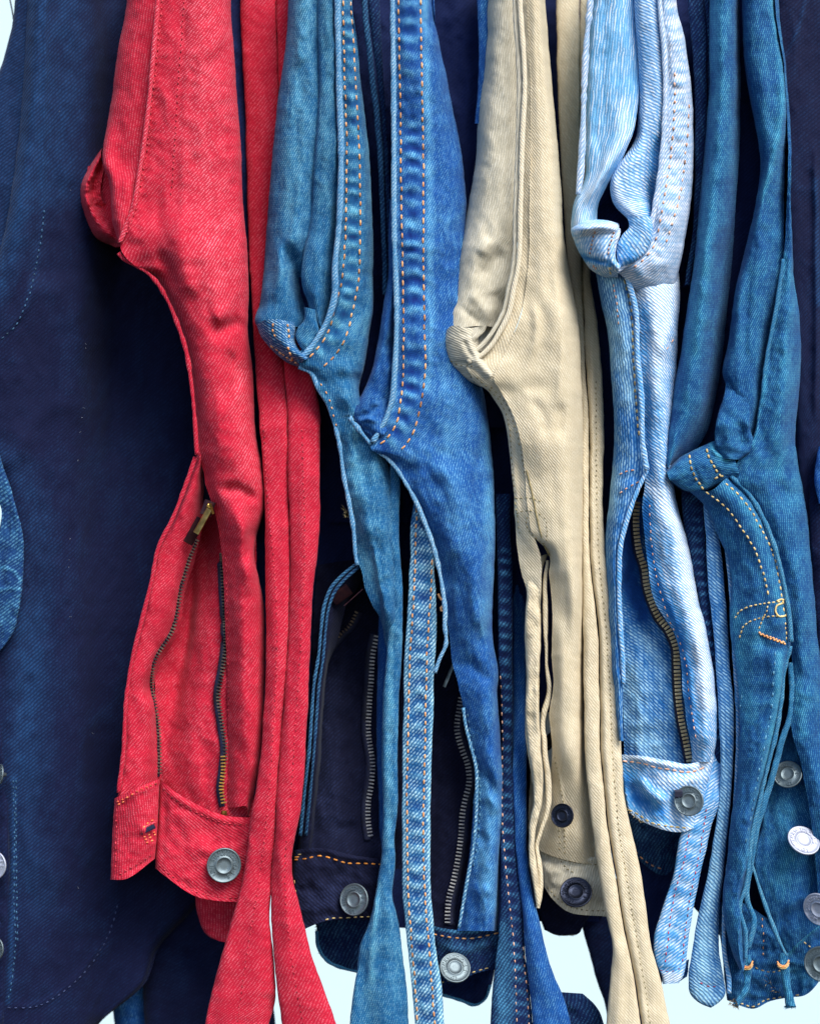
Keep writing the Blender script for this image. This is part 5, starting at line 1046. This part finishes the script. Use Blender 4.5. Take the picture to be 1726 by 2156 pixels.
f_d = panel('yoke_panel', J7, TEAL, [
    ("1440,1026,0 1478,1059,4 1496,1095 1511,1130 1532,1178 1536,1323 1547,1395 1554,1467 1550,1648 1549,1660 1539,1713 1529,1822 1521,1876 1529,1966 1543,2013 1556,2040", 0), ("1490,1034,-24 1525,1070 1545,1110 1560,1160,-18 1580,1230 1590,1323 1590,1395 1590,1467,-12 1580,1560 1572,1640 1560,1713 1553,1822 1546,1876 1548,1966 1556,2013 1562,2040", -6),
    ("1530,1006,-18 1572,1050 1600,1100 1624,1157,-12 1640,1230 1652,1300 1655,1359 1640,1467,-4 1622,1560 1600,1640 1584,1713 1572,1822 1560,1876 1560,1966 1562,2013 1566,2040", -6),
    ("1538,1000,-8 1580,1044 1608,1094 1630,1150,-2 1648,1220 1661,1300 1665,1352 1650,1410,2 1644,1467 1633,1540 1615,1612 1597,1690 1583,1749 1576,1804 1568,1870 1556,1912 1568,1965 1568,2030", 0)],
    ew=9, wrap=14, tuck=(1, 1), noise=(4, 36, 90), feats=[('r', "1512,1020 1550,1060 1580,1110 1608,1165 1628,1230 1638,1300", 22, 3), ('f', "1530,1030 1580,1085 1610,1150 1634,1230 1648,1300", 12, .35), ('b', "1576,1190 1586,1300 1580,1420", 22, 5), ('f', "1548,1300 1560,1420 1576,1520", 16, .3), ('f', "1640,1380 1640,1467 1620,1580 1600,1680 1580,1800", 10, .6), ('b', "1600,1330 1610,1360 1650,1370", 10, -5), ('r', "1630,1380 1632,1467 1614,1560 1594,1640 1576,1720", 12, 2), ('b', "1540,1560 1548,1680", 10, -5), ('f', "1600,1330 1560,1380", 22, .3)])
cord('seam_edge', J7, TEALE, "1538,1002 1580,1046 1608,1096 1630,1152 1648,1222 1661,1300 1665,1352", 4.5, d=-22, bump=.3, fade=.1)
cord('seam_edge', J7, TEALE, "1664,1360 1652,1404 1645,1467 1634,1540 1616,1612 1598,1690 1584,1749 1577,1804 1569,1866 1556,1912 1569,1962 1569,2020", 4.2, d=-10, bump=.3, fade=.1)
stitches(J7, GOLD, ["1482,1034 1505,1050 1529,1070 1545,1090 1561,1113 1576,1136 1590,1160 1600,1190 1608,1215 1617,1258", "1525,1016 1550,1038 1568,1059 1584,1082 1597,1106 1613,1135 1630,1178 1638,1215 1644,1251 1652,1301"], f_d, ln=10, gap=4, r=2.1)
stitches(J7, GOLD, ["1544,1304 1556,1288 1572,1279 1600,1272 1630,1268 1652,1266", "1556,1346 1564,1320 1580,1308 1606,1300 1634,1297 1660,1298", "1618,1264 1612,1290 1604,1305 1596,1330", "1652,1308 1655,1350"], f_d, ln=8, gap=2, r=1.7)
stitches(J7, ORANGE, ["1594,1330 1610,1338 1628,1344 1642,1350 1655,1354", "1596,1334 1624,1346 1655,1357"], f_d, ln=7, gap=0.5, r=2.4)
cord('bartack', J7, GOLD, "1634,1266 1644,1262 1656,1268 1660,1282 1652,1296 1640,1298 1632,1288 1634,1276 1646,1270", 2.0, on=f_d, lift=1.5, pitch=3)
stitches(J7, BLUET, ["1632,1368 1628,1420 1622,1500 1606,1580 1590,1660 1576,1740 1566,1790", "1560,1460 1556,1520"], f_d, ln=10, gap=12, r=1.6)
# thin second layer and the button placket
s71 = strand('fly_flap', J7, TEALE, "1656,1395 1660,1450 1656,1504 1638,1558 1620,1630 1600,1690 1584,1749 1573,1822 1566,1894 1580,1937 1570,1995", "1667,1395 1672,1450 1669,1504 1652,1558 1634,1630 1615,1690 1598,1749 1586,1822 1578,1894 1593,1937 1581,1995", 14, bulge=5, noise=(2, 20, 60))
f_e = panel('button_placket', J7, TEAL, [
    ("1640,1560,10 1616,1650 1600,1740 1583,1822 1606,1894 1626,1948 1655,2010", 50), ("1668,1520,4 1656,1620 1652,1720 1652,1822,-4 1660,1894 1668,1948 1680,1985", 46), ("1672,1500,0 1684,1580 1700,1650 1710,1720 1717,1800 1722,1880 1726,1946", 42)],
    ew=6, wrap=8, tuck=(1, 0), noise=(5, 40, 80), fade0=-.05, feats=[('f', "1640,1700 1650,1800 1650,1880", 26, .35), ('b', "1620,1960 1670,1920 1720,1930", 16, -8), ('b', "1640,1640 1650,1760 1640,1850", 22, 6)])
cord('seam_edge', J7, TEALE, "1583,1822 1606,1894 1626,1948 1640,1982 1655,2012", 3.6, d=38, bump=.4, fade=.2)
cord('seam_edge', J7, TEALE, "1670,1497 1684,1558 1696,1624 1706,1685 1712,1740 1718,1800 1724,1860 1727,1900", 4, d=24, bump=.4, fade=.1)
stitches(J7, ORANGE, ["1673,1497 1688,1558 1700,1624 1710,1685 1716,1740 1722,1800 1726,1850"], [o for o in COL.objects if o.name == 'seam_edge' ][:0] or f_c, ln=9, gap=4, r=1.8, d=18)
button(J7, 1657, 1630, 30, 30, -.6, .7, NICKEL, roll=40, label='dim grey fly button, topmost')
button(J7, 1691, 1769, 6, 34, .15, 1.0, STEEL, roll=10, label='bright silver fly button')
button(J7, 1722, 1915, 0, 34, -.9, -.1, STEEL, roll=0, label='silver button tilted on its shank')
button(J7, 1728, 2030, 10, 36, -.55, .2, NICKEL, roll=0, label='button cut by the right edge of the frame')
f_w = panel('waistband', J7, TEAL, [
    ("1500,1900 1516,1980 1524,2060 1529,2106", 84), ("1560,1900 1566,1980 1572,2060 1583,2124", 74), ("1610,1930 1614,2000 1616,2060 1620,2108", 72), ("1655,1960 1660,2010 1664,2060 1660,2100", 66), ("1690,1940 1694,1990 1694,2050 1692,2096", 60), ("1770,1900 1765,1960 1760,2000 1750,2030", 60)],
    ew=8, wrap=10, mode='a', noise=(6, 34, 40), fade0=-.1, feats=[('b', "1568,2032 1610,2044 1650,2040", 4, -4), ('f', "1660,2050 1690,2060", 22, .3), ('b', "1656,2010 1690,1975 1730,1940", 5, 6), ('f', "1656,2010 1690,1975 1730,1940", 5, .8), ('b', "1680,2000 1720,2030", 18, -6), ('b', "1600,1960 1606,2020", 8, -5)])
stitches(J7, GOLD, ["1578,2030 1600,2042 1620,2047 1650,2042", "1530,2106 1560,2113 1583,2120 1610,2106 1640,2100 1688,2094", "1640,1948 1668,1966 1700,1990 1726,2014", "1640,1952 1648,1985 1656,2006"], f_w, ln=8, gap=4, r=1.4)
stitches(J7, ORANGE, ["1606,1960 1606,2020", "1604,1930 1605,1960"], f_w, ln=7, gap=7, r=1.1)
for (L, R, kx, ky) in (("1564,2010 1560,2030 1566,2060 1556,2090 1540,2116", "1580,2010 1584,2030 1580,2060 1576,2084 1552,2122", 1572, 2028), ("1640,2006 1638,2024 1644,2060 1650,2090 1652,2124", "1658,2006 1660,2024 1662,2060 1668,2090 1674,2120", 1648, 2026)):
    bl = strand('belt_loop', J7, TEAL, L, R, 44, bulge=10, back=8, mode='a', noise=(3, 12, 14), ns=16, fade0=.3)
    cord('thread_wrap', bl, ORANGE, "%d,%d %d,%d %d,%d %d,%d" % (kx-13, ky-2, kx-7, ky+6, kx+5, ky+7, kx+12, ky-5), 1.9, d=31)
    cord('thread_wrap', bl, GOLD, "%d,%d %d,%d %d,%d %d,%d" % (kx-12, ky+8, kx-5, ky+13, kx+5, ky+13, kx+11, ky+6), 1.6, d=31)
    cord('thread_wrap', bl, ORANGE, "%d,%d %d,%d %d,%d %d,%d" % (kx-13, ky+3, kx-6, ky+10, kx+5, ky+10, kx+12, ky+1), 1.9, d=30)
fuzz(J7, GOLD, "1536,2110 1552,2120 1545,2100", 34, 40, ln=9, spread=(-.5, 1))
fuzz(J7, TEALE, "1652,2118 1674,2118", 34, 40, ln=8, spread=(0, 1))
fuzz(J7, GOLD, "1620,2070 1640,2090", 60, 8, ln=20, spread=(-1, -1))
panel('back_shade_panel', J7, DEEP, [("1480,1000 1500,1600 1530,2090", 188), ("1800,1000 1800,1600 1800,2020", 181)], ew=0, noise=(5, 60, 140))

# ------------------------------------------------------------------ 8 dark navy jeans cut by the right edge
J8 = thing('jeans', 1700, 2000, 120, 'dark navy jeans cut off by the right edge, behind the teal pair')
g_a = panel('front_panel', J8, NAVY, [
    ("1620,-60 1640,300 1660,700 1670,1000", 90), ("1680,-60 1690,300 1710,700 1720,1000 1735,1500", 70), ("1790,-60 1800,300 1810,700 1810,1000 1830,1700", 80)], ew=20, wrap=20, noise=(3.5, 80, 260), fade0=.0, feats=[('b', "1650,120 1680,60 1700,-30", 5, 3), ('f', "1646,130 1680,60 1700,-30", 4, .4), ('b', "1716,300 1718,700 1716,900", 8, 8), ('f', "1716,380 1720,520 1722,640", 6, .5)])
strand('leg', J8, BLUEB, "1722,1180 1716,1000 1714,1010 1722,1060".replace("1722,1180 1716,1000 ", "1722,940 "), "1760,940 1760,1010 1760,1060", 40, bulge=10, noise=(3, 20, 30), fade0=-.2)
strand('leg', J8, NAVY, "1700,1000 1708,1200 1722,1400 1740,1700 1760,1900", "1790,1000 1800,1200 1810,1400 1830,1700 1840,1900", 70, bulge=16, noise=(5, 40, 140))

# ------------------------------------------------------------------ bent wire hanging at the top left in front of the wall
WR = cord('wire', None, ZTAPE, "20,-60 22,0 26,20 29,40 31,60 32,90", 1.6, d=240)
tag(WR, 'thin dark wire hanging against the bright wall at the top left corner', 'wire')
